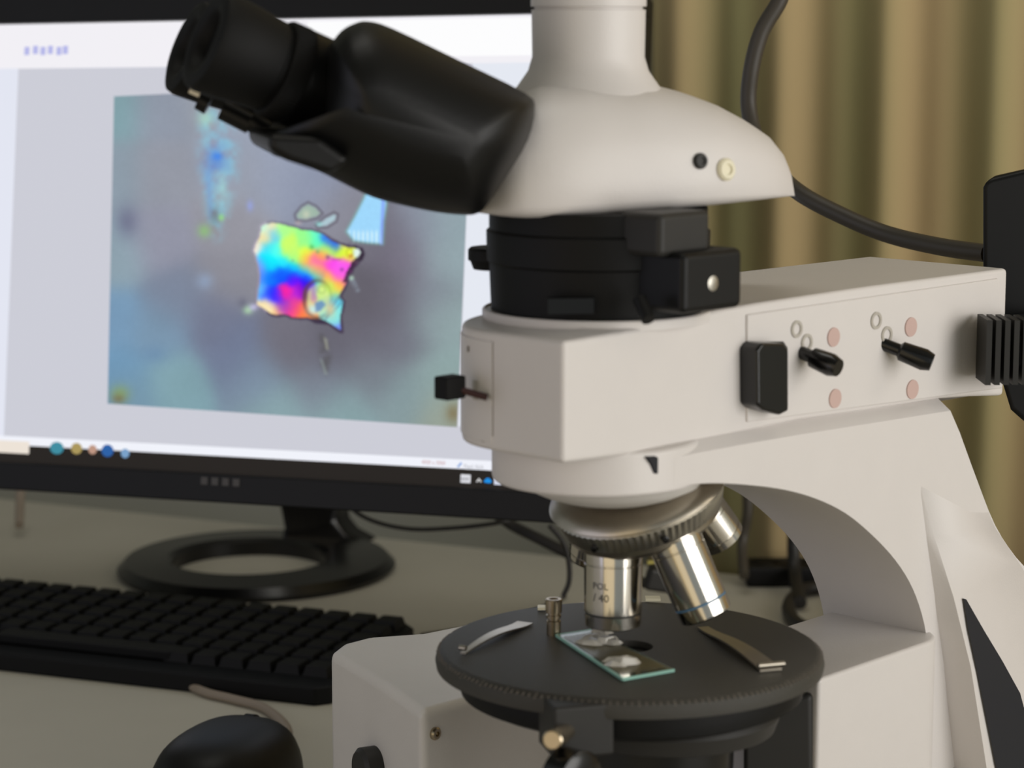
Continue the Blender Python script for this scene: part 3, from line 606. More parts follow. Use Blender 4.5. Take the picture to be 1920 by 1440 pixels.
from mathutils.bvhtree import BVHTree
head_bvh = BVHTree.FromPolygons(hv, [tuple(f) for f in hf])
for x, y, m, r in ((1312, 302, M['darkgrey'], 0.0034), (1360, 318, M['cream'], 0.0048)):
    hit, nr, _, _ = head_bvh.ray_cast(CAM, ray(x, y)); nr = nr if nr.y < 0 else -nr; sb = MB(); sb.lathe(hit - nr*0.002, nr, [(0, r), (0.0030, r), (0.0040, r*0.8), (0.0040, r*0.5), (0.0032, r*0.45)], 24); link('head_screw', sb.done(), m, head, label='dark screw' if r < 0.004 else 'cream screw cap')

# --- binocular housing and eyepieces
bx = Vector((0.975, 0.22, 0)); bn = Vector((0.22, -0.975, 0))
HP = [(618, 85), (640, 58), (665, 44), (690, 40), (735, 53), (860, 113), (985, 175), (1002, 205), (990, 262), (950, 330), (912, 385), (895, 400), (870, 403), (820, 398), (760, 386), (700, 370), (650, 347), (600, 322), (545, 300), (515, 292), (503, 280), (503, 255), (520, 248), (600, 255)]
yH = 0.952
def onb(px, py, off=0): return atp(px, py, Vector((-0.03, yH, 0)) - bn*off, bn)
hp = spline([Vector((x, y, 0)) for x, y in HP + HP[:1]], 3)[:-1]; cxy = Vector((790, 235, 0)); nH = len(hp); vs = []; fs = []
ax_ = Vector((0.91, 0.41, 0)).normalized()
lay_ = [(0.085, 0.86), (0.078, 0.95), (0.060, 1.0), (0.020, 1.0)] + [(0.020 - 0.034*math.sin(a), math.cos(a)) for a in [0.25, 0.5, 0.75, 1.0, 1.2, 1.36]]
for off, k in lay_:
    for p in hp:
        d_ = p - cxy; along = ax_*d_.dot(ax_); per = d_ - along
        q_ = cxy + along*(0.45 + 0.55*k if k < 1 else 1) + per*k
        vs.append(onb(q_.x, q_.y, off))
for l in range(len(lay_)-1):
    for i in range(nH): fs.append((l*nH+i, l*nH+(i+1) % nH, (l+1)*nH+(i+1) % nH, (l+1)*nH+i))
fs += [tuple(range(nH))[::-1], tuple(range((len(lay_)-1)*nH, len(lay_)*nH))]
mb = MB(); mb.add(vs, fs); bino = link('binocular_housing', mb.done(), M['bino'], mic, smooth=75, label='black binocular prism housing')
mb = MB(); mb.prism([onb(x, y, -0.012) for x, y in ((503, 252), (600, 258), (660, 300), (620, 328), (540, 302), (506, 284))], -bn*0.07); link('prism_base', mb.done(), M['bino'], bino, bevel=0.003)
def eyepiece(apx, apy, ay, bpx, bpy, by, k, lab):
    a = aty(apx, apy, ay); b = aty(bpx, bpy, by); d = (b-a).normalized(); L = (b-a).length; q = (ay/FPX)*k
    e = MB(); e.lathe(a, d, [(26*q, 30*q), (24*q, 46*q), (6*q, 52*q), (-1*q, 60*q), (-3*q, 74*q), (2*q, 88*q), (14*q, 92*q), (60*q, 89*q), (124*q, 82*q), (128*q, 76*q), (136*q, 76*q)], 64)
    r = link('eyepiece', e.done(), M['rubber'], mic, label=lab)
    g = MB(); g.lathe(a + d*24.5*q, d, [(-3*q, 1*q), (-1*q, 18*q), (3*q, 34*q), (5*q, 44*q)], 40); link('lens', g.done(), M['lens'], r)
    c = MB(); c.lathe(a, d, [(134*q, 78*q), (136*q, 86*q, 1.6*q), (140*q, 89*q, 2.2*q), (172*q, 89*q, 2.2*q), (175*q, 88*q, 1.0*q)], 160); link('diopter_ring', c.done(), M['rubber'], r)
    t = MB(); t.lathe(a, d, [(174*q, 84*q), (176*q, 88*q), (232*q, 87*q), (236*q, 82*q), (L+0.02, 82*q)], 64); link('eye_tube', t.done(), M['bino'], r)
    return r
eyepiece(384, 72, 0.960, 648, 184, 0.985, 1.07, 'nearer black eyepiece with rubber eyecup')
eyepiece(346, 86, 1.022, 606, 196, 1.045, 1.0, 'farther black eyepiece with rubber eyecup')
lg = MB()
for x0, y0, x1, y1 in ((374, 186, 392, 196), (417, 205, 470, 232), (470, 226, 500, 246)):
    pa = aty(x0, y0, 1.0); pb = aty(x1, y1, 1.0); lg.tube([pa, pb], 0.0045, 12)
link('folding_bridge', lg.done(), M['bino'], bino)
cp = MB(); a = aty(366, 172, 0.985); cp.box(a, Vector((0.0020, 0, -0.0009)), Vector((0, 0.0015, 0)), Vector((0.0006, 0, 0.0013))); link('lock_tab', cp.done(), M['steel'], bino, label='tiny steel tab')

# --- arm: nose, beam and column
TA = 0.046
ctr = (-0.0115, 0.0005); ra = 0.0455
zA0 = aty(1066, 927, 0.985).z
def arm_profile():
    up = [(1264, 858), (1320, 847), (1400, 832), (1500, 815), (1650, 791), (1782, 770)]
    back = [(1800, 812), (1832, 900), (1866, 985), (1905, 1045), (1960, 1110), (2000, 1230), (2010, 1440), (2010, 1530)]
    inner = [(1738, 1530), (1742, 1440), (1744, 1300), (1742, 1240), (1733, 1170), (1712, 1105), (1680, 1052), (1635, 1003), (1585, 962), (1530, 935), (1470, 918), (1400, 909), (1330, 906), (1264, 911)]
    return up, back, inner
up, back, inner = arm_profile()
inner = [(p.x, p.y) for p in spline([Vector((x, y, 0)) for x, y in inner], 4)]; back = [(p.x, p.y) for p in spline([Vector((x, y, 0)) for x, y in back[:6]], 3)] + back[6:]
prof = [atp(x, y, st(0, TA), Nn) for x, y in up + back + inner]
m = MB(); n = len(prof); WID = 0.062; ch = 0.010
# outer ring (near), chamfered along the top, then far side
up_n = len(up)
near = prof
def lift(i): return 1.0 if i < up_n else 0.0
mid = [p - Nn*(ch if i < up_n else 0.0) + Z*(0.007 if i < up_n else 0) for i, p in enumerate(prof)]
far = [p - Nn*(WID) + Z*(0.007 if i < up_n else 0) for i, p in enumerate(prof)]
vs = near + mid + far; fs = [tuple(range(n))]
for i in range(n):
    j = (i+1) % n
    if i < up_n or j < up_n: fs.append((i, j, n+j, n+i)); fs.append((n+i, n+j, 2*n+j, 2*n+i))
    else: fs.append((i, j, 2*n+j, 2*n+i))
fs.append(tuple(range(3*n-1, 2*n-1, -1)))
# drop unused mid verts
used = sorted({i for f in fs for i in f}); mp = {v: k for k, v in enumerate(used)}
m.add([vs[i] for i in used], [tuple(mp[i] for i in f) for f in fs])
arm = link('arm', m.done(), M['white'], mic, bevel=0.0035, seg=4, smooth=35, label='white C-shaped arm and column')
# rounded nose of the arm, under the box
NS = 64; pl = [(ctr[0] + ra*math.cos(2*PI*i/NS), ctr[1] + ra*math.sin(2*PI*i/NS)) for i in range(NS)]
smin, smax = ctr[0]-ra, ctr[0]+ra
link('arm_nose', planprism(pl, [(a, b+0.0015) for a, b in botT], [(smin, zA0), (smax, zA0)]).done(), M['white'], arm, bevel=0.002, smooth=30)
sidepoly('recess', [(1214, 857), (1228, 855), (1243, 860), (1243, 880), (1236, 890), (1227, 888), (1222, 872)], TA-0.0012, 0.006, M['slate'], arm, 0.0004, 'dark plate standing for a small shaded recess under the housing')  # solid plate, its dark colour gives the shade of a hollow
def sideat(x, y, d): return atp(x, y, st(0, TA + d), Nn)
Bl = [(1722,900,0),(1735,1000,0),(1752,1120,0),(1770,1250,0),(1790,1440,0),(1796,1520,0)]
Tl = [(1724,900,-.0004),(1750,1000,.0030),(1788,1120,.0085),(1820,1250,.0145),(1850,1440,.020),(1856,1520,.021)]
Tr = [(1828,902,-.0004),(1866,990,.0002),(1915,1062,.003),(1985,1180,.009),(2010,1440,.020),(2010,1520,.020)]
vs = []; fs = []
for a, b, c in zip(Bl, Tl, Tr): vs += [sideat(*a) - Nn*0.001, sideat(*b), sideat(*c), sideat(c[0], c[1], 0) - Nn*0.001]
for i in range(5):
    for j in range(4): fs.append((i*4+j, i*4+(j+1) % 4, (i+1)*4+(j+1) % 4, (i+1)*4+j))
fs += [(0, 1, 2, 3), (23, 22, 21, 20)]
m = MB(); m.add(vs, fs); link('column_cover', m.done(), M['white'], arm, smooth=70)
# bowl under the nose
bw = MB(); bwc = st(-0.006, 0.003); bw.lathe(bwc, Z, [(zA0+0.001, 0.041), (zA0-0.003, 0.0385), (zA0-0.007, 0.030), (zA0-0.0095, 0.022), (zA0-0.0105, 0.012)], 64); link('nosepiece_mount', bw.done(), M['white2'], mic)

# --- revolving nosepiece with objectives
ph = math.radians(20); D = (-Z*math.cos(ph) + A*math.sin(ph)).normalized(); Uu = (-Z*math.sin(ph) - A*math.cos(ph)).normalized()
mount = aty(1150, 1036, Y0)                       # top of the objective in use
rm = 0.0245
fcn = mount - Uu*rm*math.cos(ph)*1.0 - D*0.0 + (-D)*0.004           # centre of the sloping face
tr = MB()
tr.lathe(fcn, D, [(-0.020, 0.024), (-0.0195, 0.0335), (-0.0165, 0.0390), (-0.0145, 0.0400), (-0.0135, 0.0385), (-0.0125, 0.0378)], 120, cap=True)
turret = link('nosepiece', tr.done(), M['steel2'], mic, label='turned metal revolving nosepiece')
kr = MB(); kr.lathe(fcn, D, [(-0.0126, 0.0378), (-0.0120, 0.0388, 0.0009), (-0.0040, 0.0362, 0.0009), (-0.0034, 0.0352)], 150, cap=True)
link('knurled_band', kr.done(), M['steel'], turret)
fb = MB(); fb.lathe(fcn, D, [(-0.0045, 0.0352), (-0.001, 0.0348), (0.0015, 0.0325), (0.003, 0.027), (0.004, 0.010)], 90); link('turret_face', fb.done(), M['steel2'], turret)
for px, py in ((1236, 998), (1119, 1029)):
    q = atp(px, py, fcn - D*0.006, D); v_ = (q - fcn); v_ -= D*v_.dot(D); v_ = v_.normalized()
    hs = MB(); hs.lathe(fcn - D*0.007 + v_*0.0355, v_, [(0, 0.0016), (0.0032, 0.0016), (0.0034, 0.0010)], 14); link('screw_hole', hs.done(), M['blackgloss'], turret)
def objective(az, scale, lab, text=None, band=None, length=1.0, name='objective'):
    di = (D*math.cos(ph) + (Uu*math.cos(az) + D.cross(Uu)*math.sin(az))*math.sin(ph)).normalized()
    radial = (Uu*math.cos(az) + D.cross(Uu)*math.sin(az))
    base = fcn + radial*rm + D*0.001
    if az == 0: base = mount + Z*0.001; di = -Z.copy()
    R_ = 0.0122*scale; L = (aty(1152, 1178, Y0) - mount).length*length
    ob = MB(); ob.lathe(base, di, [(-0.004, R_*0.94), (0.000, R_*0.94), (0.0006, R_*0.99), (0.0045, R_*0.99), (0.0047, R_*0.965), (0.0052, R_*0.965), (0.0055, R_*0.985), (L*0.785, R_*0.975), (L*0.79, R_*0.93), (L*0.81, R_*0.93), (L*0.815, R_*0.965), (L*0.97, R_*0.945)], 64)
    o = link(name, ob.done(), M['chrome'], turret, label=lab)
    tp = MB(); tp.lathe(base, di, [(L*0.955, R_*0.90), (L*0.99, R_*0.84), (L, R_*0.70), (L, R_*0.3), (L*0.995, R_*0.25)], 48); link('front_lens', tp.done(), M['blackgloss'], o)
    if band:
        bb = MB(); bb.lathe(base, di, [(L*0.79, R_*0.94), (L*0.79, R_*0.962), (L*0.815, R_*0.962), (L*0.815, R_*0.94)], 48, cap=False); link('colour_band', bb.done(), band, o)
    if text:
        for (tx, ang, h, sz) in text:
            vs_, fs_ = text_mesh(tx, sz); out = []
            for v_ in vs_:
                an = ang + v_.x/(R_*0.985); out.append(tuple(base + Vector((math.sin(an), -math.cos(an), 0))*(R_*0.99) - Z*(h - v_.y)))
            me = bpy.data.meshes.new('m'); me.from_pydata(out, [], fs_); link('engraving', me, M['ink'], o, smooth=0, label='engraved ' + tx)
    return o
objective(0, 1.07, 'upright chrome objective over the slide, engraved with 40', text=[('POL', -0.80, 0.0150, 0.0042), ('/ 40', -0.78, 0.0205, 0.0050)], band=M['darkgrey'])
sgn = 1 if (D.cross(Uu)).dot(Nn) > 0 else -1
objective(sgn*math.radians(72), 1.0, 'slanted chrome objective on the near side', band=mat('band_blue', (70, 110, 140), 0.4), length=1.10)
objective(sgn*math.radians(144), 0.95, 'short chrome objective at the back right', length=0.62)
objective(-sgn*math.radians(72), 0.9, 'chrome objective behind the upright one', length=0.55)
objective(-sgn*math.radians(144), 0.9, 'chrome objective on the far side', length=0.45)

# --- rotating stage
RS = 0.0857
sg_ = MB(); sg_.lathe(Vector((SC.x, SC.y, 0)), Z, [(ZS-0.0085, 0.0835), (ZS-0.0080, 0.0852), (ZS-0.0050, 0.0857), (ZS-0.0018, 0.0850), (ZS-0.0004, 0.0828), (ZS, 0.0818), (ZS, 0.0105), (ZS-0.004, 0.0100), (ZS-0.004, 0.0005)], 160)
stage = link('rotating_stage', sg_.done(), M['stage'], mic, smooth=25, label='round matt dark grey rotating stage')
sca = MB()
for i in range(180):
    a = 2*PI*i/180; c, s = math.cos(a), math.sin(a); L = 0.0016 if i % 5 else 0.0030
    p = Vector((SC.x + 0.0836*c, SC.y + 0.0836*s, ZS-0.00095)); rr = Vector((c, s, 0)); tt = Vector((-s, c, 0))
    p = Vector((SC.x, SC.y, 0)) + rr*(0.0848 - L/2*0.5) + Z*(ZS-0.0014); dn = (rr*0.0022 - Z*0.0014).normalized(); up_ = tt.cross(dn); sca.box(p, dn*L*0.5, tt*0.00018, up_*0.00025)
link('degree_scale', sca.done(), M['print_'], stage)['kind'] = 'stuff'
cr = MB(); cr.lathe(Vector((SC.x+0.001, SC.y, 0)), Z, [(ZS-0.026, 0.050), (ZS-0.0225, 0.068), (ZS-0.019, 0.0755), (ZS-0.011, 0.0768), (ZS-0.008, 0.0760)], 96); link('stage_carrier', cr.done(), M['black'], mic, smooth=40, label='dark bearing ring under the stage')
# clips
def clip(p0, p1, w0, w1, name='stage_clip'):
    a = atz(*p0, ZS+0.0032); b = atz(*p1, ZS+0.0012); d = (b-a).normalized(); n_ = d.cross(Z).normalized(); cm = MB(); pts = []
    L = (b-a).length
    vs = []; K = 10
    for i in range(K+1):
        t = i/K; c_ = a + (b-a)*t; c_.z = ZS + 0.0004 + 0.0024*math.sin(PI*min(1, t*1.15))*0.8; w_ = w0 + (w1-w0)*t
        vs += [c_ - n_*w_, c_ + n_*w_, c_ + n_*w_ + Z*0.0008, c_ - n_*w_ + Z*0.0008]
    fs = []
    for i in range(K):
        for j in range(4): fs.append((i*4+j, i*4+(j+1) % 4, (i+1)*4+(j+1) % 4, (i+1)*4+j))
    fs += [(0, 1, 2, 3), tuple(K*4+j for j in (3, 2, 1, 0))]; cm.add(vs, fs); o = link(name, cm.done(), M['steel2'], stage, label='thin sprung metal clip')
    rv = MB(); rv.tube([a - n_*w0*1.2 + Z*0.001*0, a + n_*w0*1.2], 0.0012, 12); link('clip_roll', rv.done(), M['steel2'], o)
clip((868, 1215), (985, 1166), 0.0013, 0.0040)
clip((1446, 1246), (1318, 1175), 0.0050, 0.0026)
kp_ = atz(1038, 1190, ZS); pn = MB()
pn.lathe(Vector((kp_.x, kp_.y, ZS-0.001)), Z, [(0, 0.0032), (0.0075, 0.0032), (0.0078, 0.0026), (0.0088, 0.0026), (0.009, 0.0034), (0.0102, 0.0034), (0.0104, 0.0027), (0.0112, 0.0027), (0.0115, 0.0037), (0.0172, 0.0038), (0.0176, 0.0034), (0.0176, 0.0022), (0.0150, 0.0020)], 40)
link('clip_post', pn.done(), M['brass'], stage, smooth=25, label='small shiny metal post')
hl = MB(); hl.lathe(Vector((SC.x, SC.y, ZS-0.0041)), Z, [(0, 0.0094), (0.0016, 0.0094), (0.0016, 0.006)], 40); link('light_aperture', hl.done(), M['blackgloss'], stage, label='black opening in the stage centre')
# small pale plate at the back rim
for x0, x1, y in ((1008, 1035, 1139), (1210, 1238, 1122), (1262, 1300, 1124)):
    a = atz(x0, y, ZS+0.0012); b = atz(x1, y, ZS+0.0012); pm = MB(); pm.box((a+b)/2, (b-a)*0.5, Vector((0, 0.003, 0)), Z*0.0006); link('back_plate', pm.done(), M['cream'], stage, label='small pale plate at the back rim')
# --- under-stage parts
br = MB(); a = aty(1080, 1356, 0.955); br.box(a, Vector((0.0125, 0.004, 0)), Vector((-0.003, 0.012, 0)), Z*0.011); link('stage_bracket', br.done(), M['darkgrey'], mic, bevel=0.0015)
sc1 = aty(1035, 1388, 0.925); sc0 = aty(1080, 1360, 0.955); dd = (sc0-sc1); LL = dd.length
sb = MB(); sb.lathe(sc1, dd, [(0, 0.0035), (0.0006, 0.0042), (0.010, 0.0042), (0.0105, 0.0036), (LL-0.006, 0.0036), (LL-0.0055, 0.0050), (LL, 0.0050)], 32); link('stage_lock_screw', sb.done(), M['brass'], mic, label='nickel stage lock screw')
co = MB(); cc = aty(1235, 1420, 1.00); co.lathe(Vector((cc.x, 1.02, 0)), Z, [(0.045, 0.030), (ZS-0.058, 0.030), (ZS-0.055, 0.034), (ZS-0.036, 0.0345), (ZS-0.033, 0.029), (ZS-0.026, 0.029)], 64); link('condenser', co.done(), M['blackgloss'], mic, label='black condenser under the stage')
co = MB(); co.lathe(Vector((cc.x+0.004, 1.015, 0)), Z, [(ZS-0.032, 0.045), (ZS-0.031, 0.0475), (ZS-0.024, 0.050), (ZS-0.020, 0.048)], 64); link('condenser_ring', co.done(), M['darkgrey'], mic)
kb2 = MB(); a = aty(1062, 1458, 0.93); kb2.lathe(a, Nn, [(-0.008, 0.004), (-0.004, 0.004), (-0.003, 0.012), (0.008, 0.0125), (0.009, 0.011)], 32); link('focus_knob', kb2.done(), M['blackgloss'], mic, label='black knob below the stage')
sbk = MB(); sbk.prism([aty(x, y, 1.045) for x, y in ((1392, 1322), (1440, 1316), (1525, 1300), (1530, 1640), (1392, 1640))], Vector((0.01, 0.035, 0))); link('stage_holder', sbk.done(), M['darkgrey'], mic, bevel=0.003, label='dark grey stage holder')
for x, y, r in ((1356, 1352, 0.0026), (1416, 1322, 0.0040)):
    a = aty(x, y, 0.985); s_ = MB(); s_.tube([a + Z*0.004, a - Z*0.004] if r < 0.003 else [a + Vector((0, 0.062, 0)), a], r, 20); link('holder_screw', s_.done(), M['steel'], mic, label='small bright screw')
# --- column lower block with ledge, dark side panel
s0b, z0b = onside(1536, 1274, TA+0.010); s1b = onside(1782, 1300, TA+0.010)[0]
t1b = TA+0.010; rb = 0.020; ol = [(s0b, t1b)] + [(s0b + (s1b-rb-s0b)*k/3, t1b) for k in range(1, 4)] + [(s1b - rb + rb*math.sin(a), t1b - rb + rb*math.cos(a)) for a in [PI/2*k/8 for k in range(1, 9)]] + [(s1b, TA-0.058), (s0b, TA-0.058)]
blk = planprism(ol, [(s0b, z0b), (s1b, z0b+0.002)], [(s0b, 0.06), (s1b, 0.06)]); link('focus_block', blk.done(), M['white'], mic, bevel=0.002, label='white block low on the column')
def cover_depth(x, y):
    a = [np.interp(y, [p[1] for p in Tl], [p[k] for p in Tl]) for k in (0, 2)]; b = [np.interp(y, [p[1] for p in Tr], [p[k] for p in Tr]) for k in (0, 2)]
    return float(a[1] + (b[1]-a[1])*min(1, max(0, (x-a[0])/(b[0]-a[0]))))
lft = [(1806,1122),(1815,1180),(1828,1240),(1840,1300),(1868,1440),(1890,1515)]; rgt = [(1812,1124),(1844,1180),(1880,1240),(1913,1300),(1950,1440),(1955,1515)]
vs = []; fs = []
for (x0, y0), (x1, y1) in zip(lft, rgt):
    for x, y, e in ((x0, y0, -.0025), (x0, y0, .0010), ((x0+x1)/2, (y0+y1)/2, .0010), (x1, y1, .0010), (x1, y1, -.0025)): vs.append(sideat(x, y, cover_depth(x, y) + e))
for i in range(5):
    for j in range(5): fs.append((i*5+j, i*5+(j+1) % 5, (i+1)*5+(j+1) % 5, (i+1)*5+j))
fs += [tuple(range(5)), tuple(range(29, 24, -1))]
m = MB(); m.add(vs, fs); link('side_panel', m.done(), M['slate'], arm, smooth=30, label='dark slate inset panel')
# --- base: low slab plus the raised block on the far front side
bs = MB()
zc = 0.105
cnr = atz(790, 1330, zc)
fa = Vector((-0.45, 0.893, 0)).normalized()
P1 = atz(790, 1334, zc); P0 = atz(618, 1222, zc); P3 = P0 + A*0.05 + Vector((0.02, 0.10, 0)); P2 = P1 + A*0.20
pl = [P1, P1 + (P0-P1)*0.5 + Vector((0.004, -0.004, 0)), P0, atz(640, 1205, zc), atz(690, 1192, zc), atz(790, 1185, zc), P2 + Vector((-0.03, 0.10, 0)), P2]
pl = [Vector((p.x, p.y, 0.03)) for p in pl]
bs.prism(pl, Z*(zc-0.03))
base = link('base', bs.done(), M['white2'], mic, bevel=0.005, seg=4, smooth=40, label='white base block showing behind the stage')
slb = MB(); slb.prism([st(-0.10, 0.085, 0), st(0.30, 0.085, 0), st(0.30, -0.21, 0), st(-0.10, -0.21, 0)], Z*0.031); link('base_plate', slb.done(), M['white2'], mic, bevel=0.006, label='white base plate on the desk')
colb = MB(); colb.prism([st(s1b-0.075, 0.05, 0.028), st(s1b+0.045, 0.05, 0.028), st(s1b+0.045, -0.04, 0.028), st(s1b-0.075, -0.04, 0.028)], Z*0.036); link('column_foot', colb.done(), M['white2'], mic, bevel=0.004)
fnr = Vector((A.y, -A.x, 0)); scp = atp(815, 1375, P1, fnr); sw = MB(); sw.lathe(scp, fnr, [(-0.002, 0.0032), (0.0012, 0.0032), (0.0020, 0.0024), (0.0020, 0.0013), (0.0008, 0.0011)], 24); link('socket_screw', sw.done(), M['brass'], base, label='small socket screw')
nb_ = MB(); pfr = atp(700, 1440, P1, (P1-P0).cross(Z).normalized()); 
nb_.lathe(pfr, (P1-P0).cross(Z).normalized() if ((P1-P0).cross(Z)).y < 0 else -(P1-P0).cross(Z).normalized(), [(-0.002, 0.011), (0.006, 0.011), (0.008, 0.009)], 32); link('dimmer_knob', nb_.done(), M['darkgrey'], base, label='grey dial at the bottom of the base')

# --- lamp housing at the rear
lh = MB(); p = aty(1900, 560, 1.22)
rr_ = [aty(x, y, 1.215) for x, y in ((1838, 352), (1842, 338), (1858, 330), (1990, 300), (2000, 770), (1925, 800), (1890, 770), (1838, 600))]
lh.prism(rr_, Vector((0.06, 0.07, 0))); lamp = link('lamp_housing', lh.done(), M['black2'], mic, bevel=0.004, label='black lamp housing at the rear')
fin = MB()
for k in range(5):
    a = aty(1845 + k*17, 655, 1.135 + k*0.004); fin.box(a, Vector((0.0013, 0.0, 0)), Vector((0.0, 0.012, 0)), Z*0.0155)
link('cooling_fins', fin.done(), M['darkgrey'], lamp)
cn = MB(); a = aty(1862, 655, 1.150); b = aty(1965, 640, 1.22); cn.tube([a, b], 0.0155, 32); link('lamp_connector', cn.done(), M['blackgloss'], lamp)

# ================================================================= SLIDE AND FRAGMENTS ON THE STAGE
ZG = ZS + 0.0003
sq_ = [atz(*p, ZG+0.001) for p in ((1043, 1190), (1108, 1180), (1264, 1255), (1168, 1272))]
sr = Root('glass_slide', Vector(((sq_[0]+sq_[2])/2).to_tuple()[:2] + (ZG,)), 'clear glass slide with greenish edges lying across the dark stage under the objective', 'slide')
def quad(pts, z0, z1): m_ = MB(); m_.prism([Vector((p.x, p.y, z0)) for p in pts], Z*(z1-z0)); return m_
link('glass', quad(sq_, ZG, ZG+0.0010).done(), M['slide'], sr)
edge = MB()
for i, w_ in ((0, 0.0004), (2, 0.0009), (3, 0.0009)):
    a = sq_[i]; b = sq_[(i+1) % 4]; d = (b-a).normalized(); n_ = d.cross(Z); edge.box((a+b)/2 + n_*0.0 + Z*(ZG+0.0006-a.z), d*(b-a).length*0.5, n_*w_*0.5, Z*0.0006)
link('ground_edge', edge.done(), M['slide_edge'], sr, label='pale green cut edge of the glass')
cen = (sq_[0]+sq_[1]+sq_[2]+sq_[3])/4; inn = [cen + (p-cen)*0.86 for p in sq_]
link('mounting_film', quad(inn, ZG+0.00105, ZG+0.00125).done(), M['resin'], sr, label='thin brownish film on the glass')
def shard(center, n, spread, size, seed):
    r = random.Random(seed); m_ = MB()
    for k in range(n):
        c_ = center + Vector((r.uniform(-1, 1)*spread[0], r.uniform(-1, 1)*spread[1], 0)); ang = r.uniform(-0.5, 0.9)
        L = size*r.uniform(0.5, 1.2); W_ = L*r.uniform(0.3, 0.6); H = L*r.uniform(0.25, 0.5)
        dx = Vector((math.cos(ang), -math.sin(ang), 0)); dy = Vector((math.sin(ang), math.cos(ang), 0)); z0 = Z*(ZG+0.0013)
        c_ = Vector((c_.x, c_.y, 0))
        ptsb = [c_ + dx*L + z0, c_ + dx*L*0.4 + dy*W_ + z0, c_ - dx*L*0.6 + dy*W_*0.8 + z0, c_ - dx*L + z0, c_ - dx*L*0.3 - dy*W_ + z0, c_ + dx*L*0.7 - dy*W_*0.7 + z0]
        top = [c_ + (p - c_ - z0)*r.uniform(0.4, 0.75) + z0 + Z*H*r.uniform(0.6, 1.1) for p in ptsb]
        m_.add(ptsb+top, [tuple(range(6))[::-1], tuple(range(6, 12))] + [(i, (i+1) % 6, 6+(i+1) % 6, 6+i) for i in range(6)])
    return m_
c1 = atz(1130, 1202, ZG); c2_ = atz(1160, 1250, ZG)
link('mineral_fragment', shard(c1, 14, (0.0070, 0.011), 0.0058, 3).done(), M['crystal'], smooth=0, label='heap of clear mineral splinters on the slide, directly under the upright objective', cat='mineral fragment')
link('mineral_fragment', shard(c2_, 4, (0.0030, 0.005), 0.0062, 8).done(), M['crystal'], smooth=0, label='single cloudy mineral lump on the near end of the slide', cat='mineral fragment')

# ================================================================= CABLES
def cable(pts, r, m, name, label, cat='cable', parent=None):
    c = MB(); c.tube(spline(pts, 8), r, 12)
    return link(name, c.done(), m, parent, label=label, cat=None if parent else cat)
cable([aty(1480, -60, 1.40), aty(1462, 0, 1.40), aty(1428, 60, 1.40), aty(1409, 130, 1.40), aty(1404, 200, 1.40), aty(1420, 265, 1.39), aty(1455, 320, 1.37), aty(1500, 362, 1.34), aty(1570, 400, 1.32), aty(1660, 438, 1.30), aty(1760, 462, 1.27), aty(1850, 475, 1.245)], 0.0048, M['cable2'], 'power_cable', 'thick dark brown cable looping from the top down to the lamp housing')
cable([aty(620, 915, 1.68), aty(680, 968, 1.67), aty(760, 991, 1.66), aty(850, 990, 1.65), aty(940, 979, 1.64), aty(1000, 960, 1.66)], 0.0016, M['cable'], 'video_cord', 'thin black sagging cord', parent=mon)
cable([aty(925, 960, 1.68), aty(960, 985, 1.68), aty(1010, 1010, 1.67), aty(1090, 1050, 1.66), aty(1160, 1080, 1.66), aty(1230, 1098, 1.66)], 0.0040, M['cable'], 'power_cord', 'thick black cord', parent=mon)
cable([aty(1030, 985, 1.60), aty(1055, 1015, 1.60), aty(1066, 1050, 1.60), aty(1067, 1090, 1.60), aty(1056, 1118, 1.60)], 0.0018, M['cable'], 'signal_cable', 'thin black cable hanging beside the short metal post of the stage')
cable([atz(791, 1190, 0.008), atz(840, 1183, 0.004), atz(905, 1174, 0.003), atz(985, 1150, 0.003), atz(1060, 1120, 0.003)], 0.0012, M['cable'], 'cord', 'thin black cord', parent=kb)
cable([aty(1492, 905, 1.78), aty(1490, 960, 1.78), aty(1488, 1030, 1.78), aty(1492, 1085, 1.76), aty(1500, 1130, 1.70)], 0.0050, M['cable'], 'wall_cable', 'dark cable hanging straight down the curtain inside the arm opening')
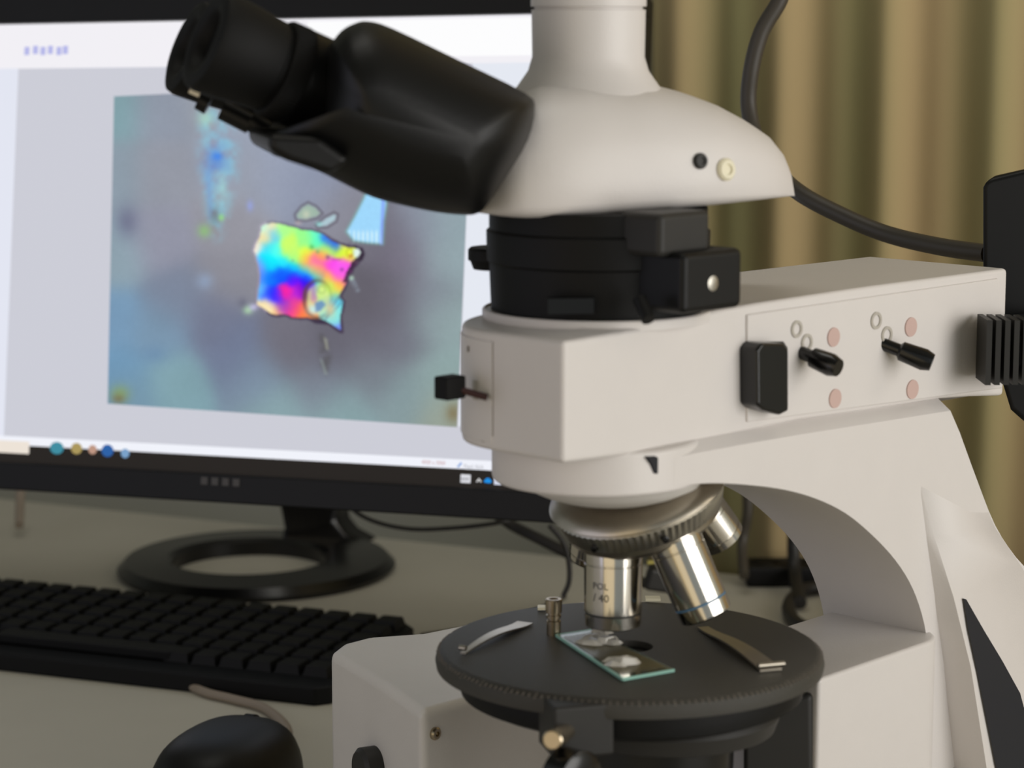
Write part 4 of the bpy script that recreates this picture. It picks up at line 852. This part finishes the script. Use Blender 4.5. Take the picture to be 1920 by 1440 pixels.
cable([aty(1400, 905, 1.78), aty(1402, 960, 1.78), aty(1392, 1020, 1.78), aty(1395, 1080, 1.75)], 0.0040, M['cable2'], 'wall_cable', 'brownish cable on the curtain close behind the short back objective')
cable([aty(40, 890, 1.98), aty(38, 930, 1.98), aty(36, 985, 1.95)], 0.0040, M['cable3'], 'wall_cable', 'grey cable hanging behind the monitor at the far left')
cable([aty(1214, 1055, 1.60), aty(1228, 1052, 1.60), aty(1240, 1035, 1.60)], 0.0013, M['yellow'], 'yellow_wire', 'short yellow wire beside the black plug', 'wire')
cable([atz(1530, 1075, 0.006), atz(1575, 1095, 0.006), atz(1590, 1145, 0.006), atz(1560, 1185, 0.006), atz(1500, 1172, 0.006), atz(1478, 1140, 0.006), atz(1500, 1110, 0.006), atz(1540, 1100, 0.006)], 0.0050, M['cable'], 'coiled_cable', 'black cable coil on the desk seen through the arm opening')
pg = Root('power_plug', aty(1250, 1090, 1.62) - Z*0.015, 'lumpy black plug seen between the upright and the slanted objective', 'plug')
q = MB(); q.box(aty(1250, 1086, 1.62), Vector((0.014, 0.004, -0.003)), Vector((0, 0.010, 0)), Vector((0.002, 0, 0.008))); link('body', q.done(), M['cable'], pg, bevel=0.003)
q = MB(); q.tube([aty(1212, 1076, 1.62), aty(1240, 1083, 1.62)], 0.0035, 12); link('strain_relief', q.done(), M['cable'], pg)
q = MB(); q.tube([aty(1262, 1092, 1.62), aty(1290, 1104, 1.62), aty(1330, 1108, 1.62)], 0.0050, 12); link('cord_end', q.done(), M['cable'], pg)
ps = Root('power_strip', atz(1460, 1100, 0.0), 'flat black power strip at the foot of the curtain inside the arm opening', 'power strip')
q = MB(); a_ = atz(1395, 1092, 0.0); b_2 = atz(1560, 1092, 0.0); q.box((a_+b_2)/2 + Z*0.008, (b_2-a_)*0.5, Vector((0, 0.018, 0)), Z*0.008); link('body', q.done(), M['black2'], ps, bevel=0.003)
for k in range(3):
    q = MB(); q.lathe((a_+b_2)/2 + (b_2-a_)*(0.28*(k-1)) + Z*0.0158, Z, [(0, 0.011), (0.001, 0.011), (0.001, 0.009), (0.0004, 0.009)], 20); link('socket', q.done(), M['black'], ps)
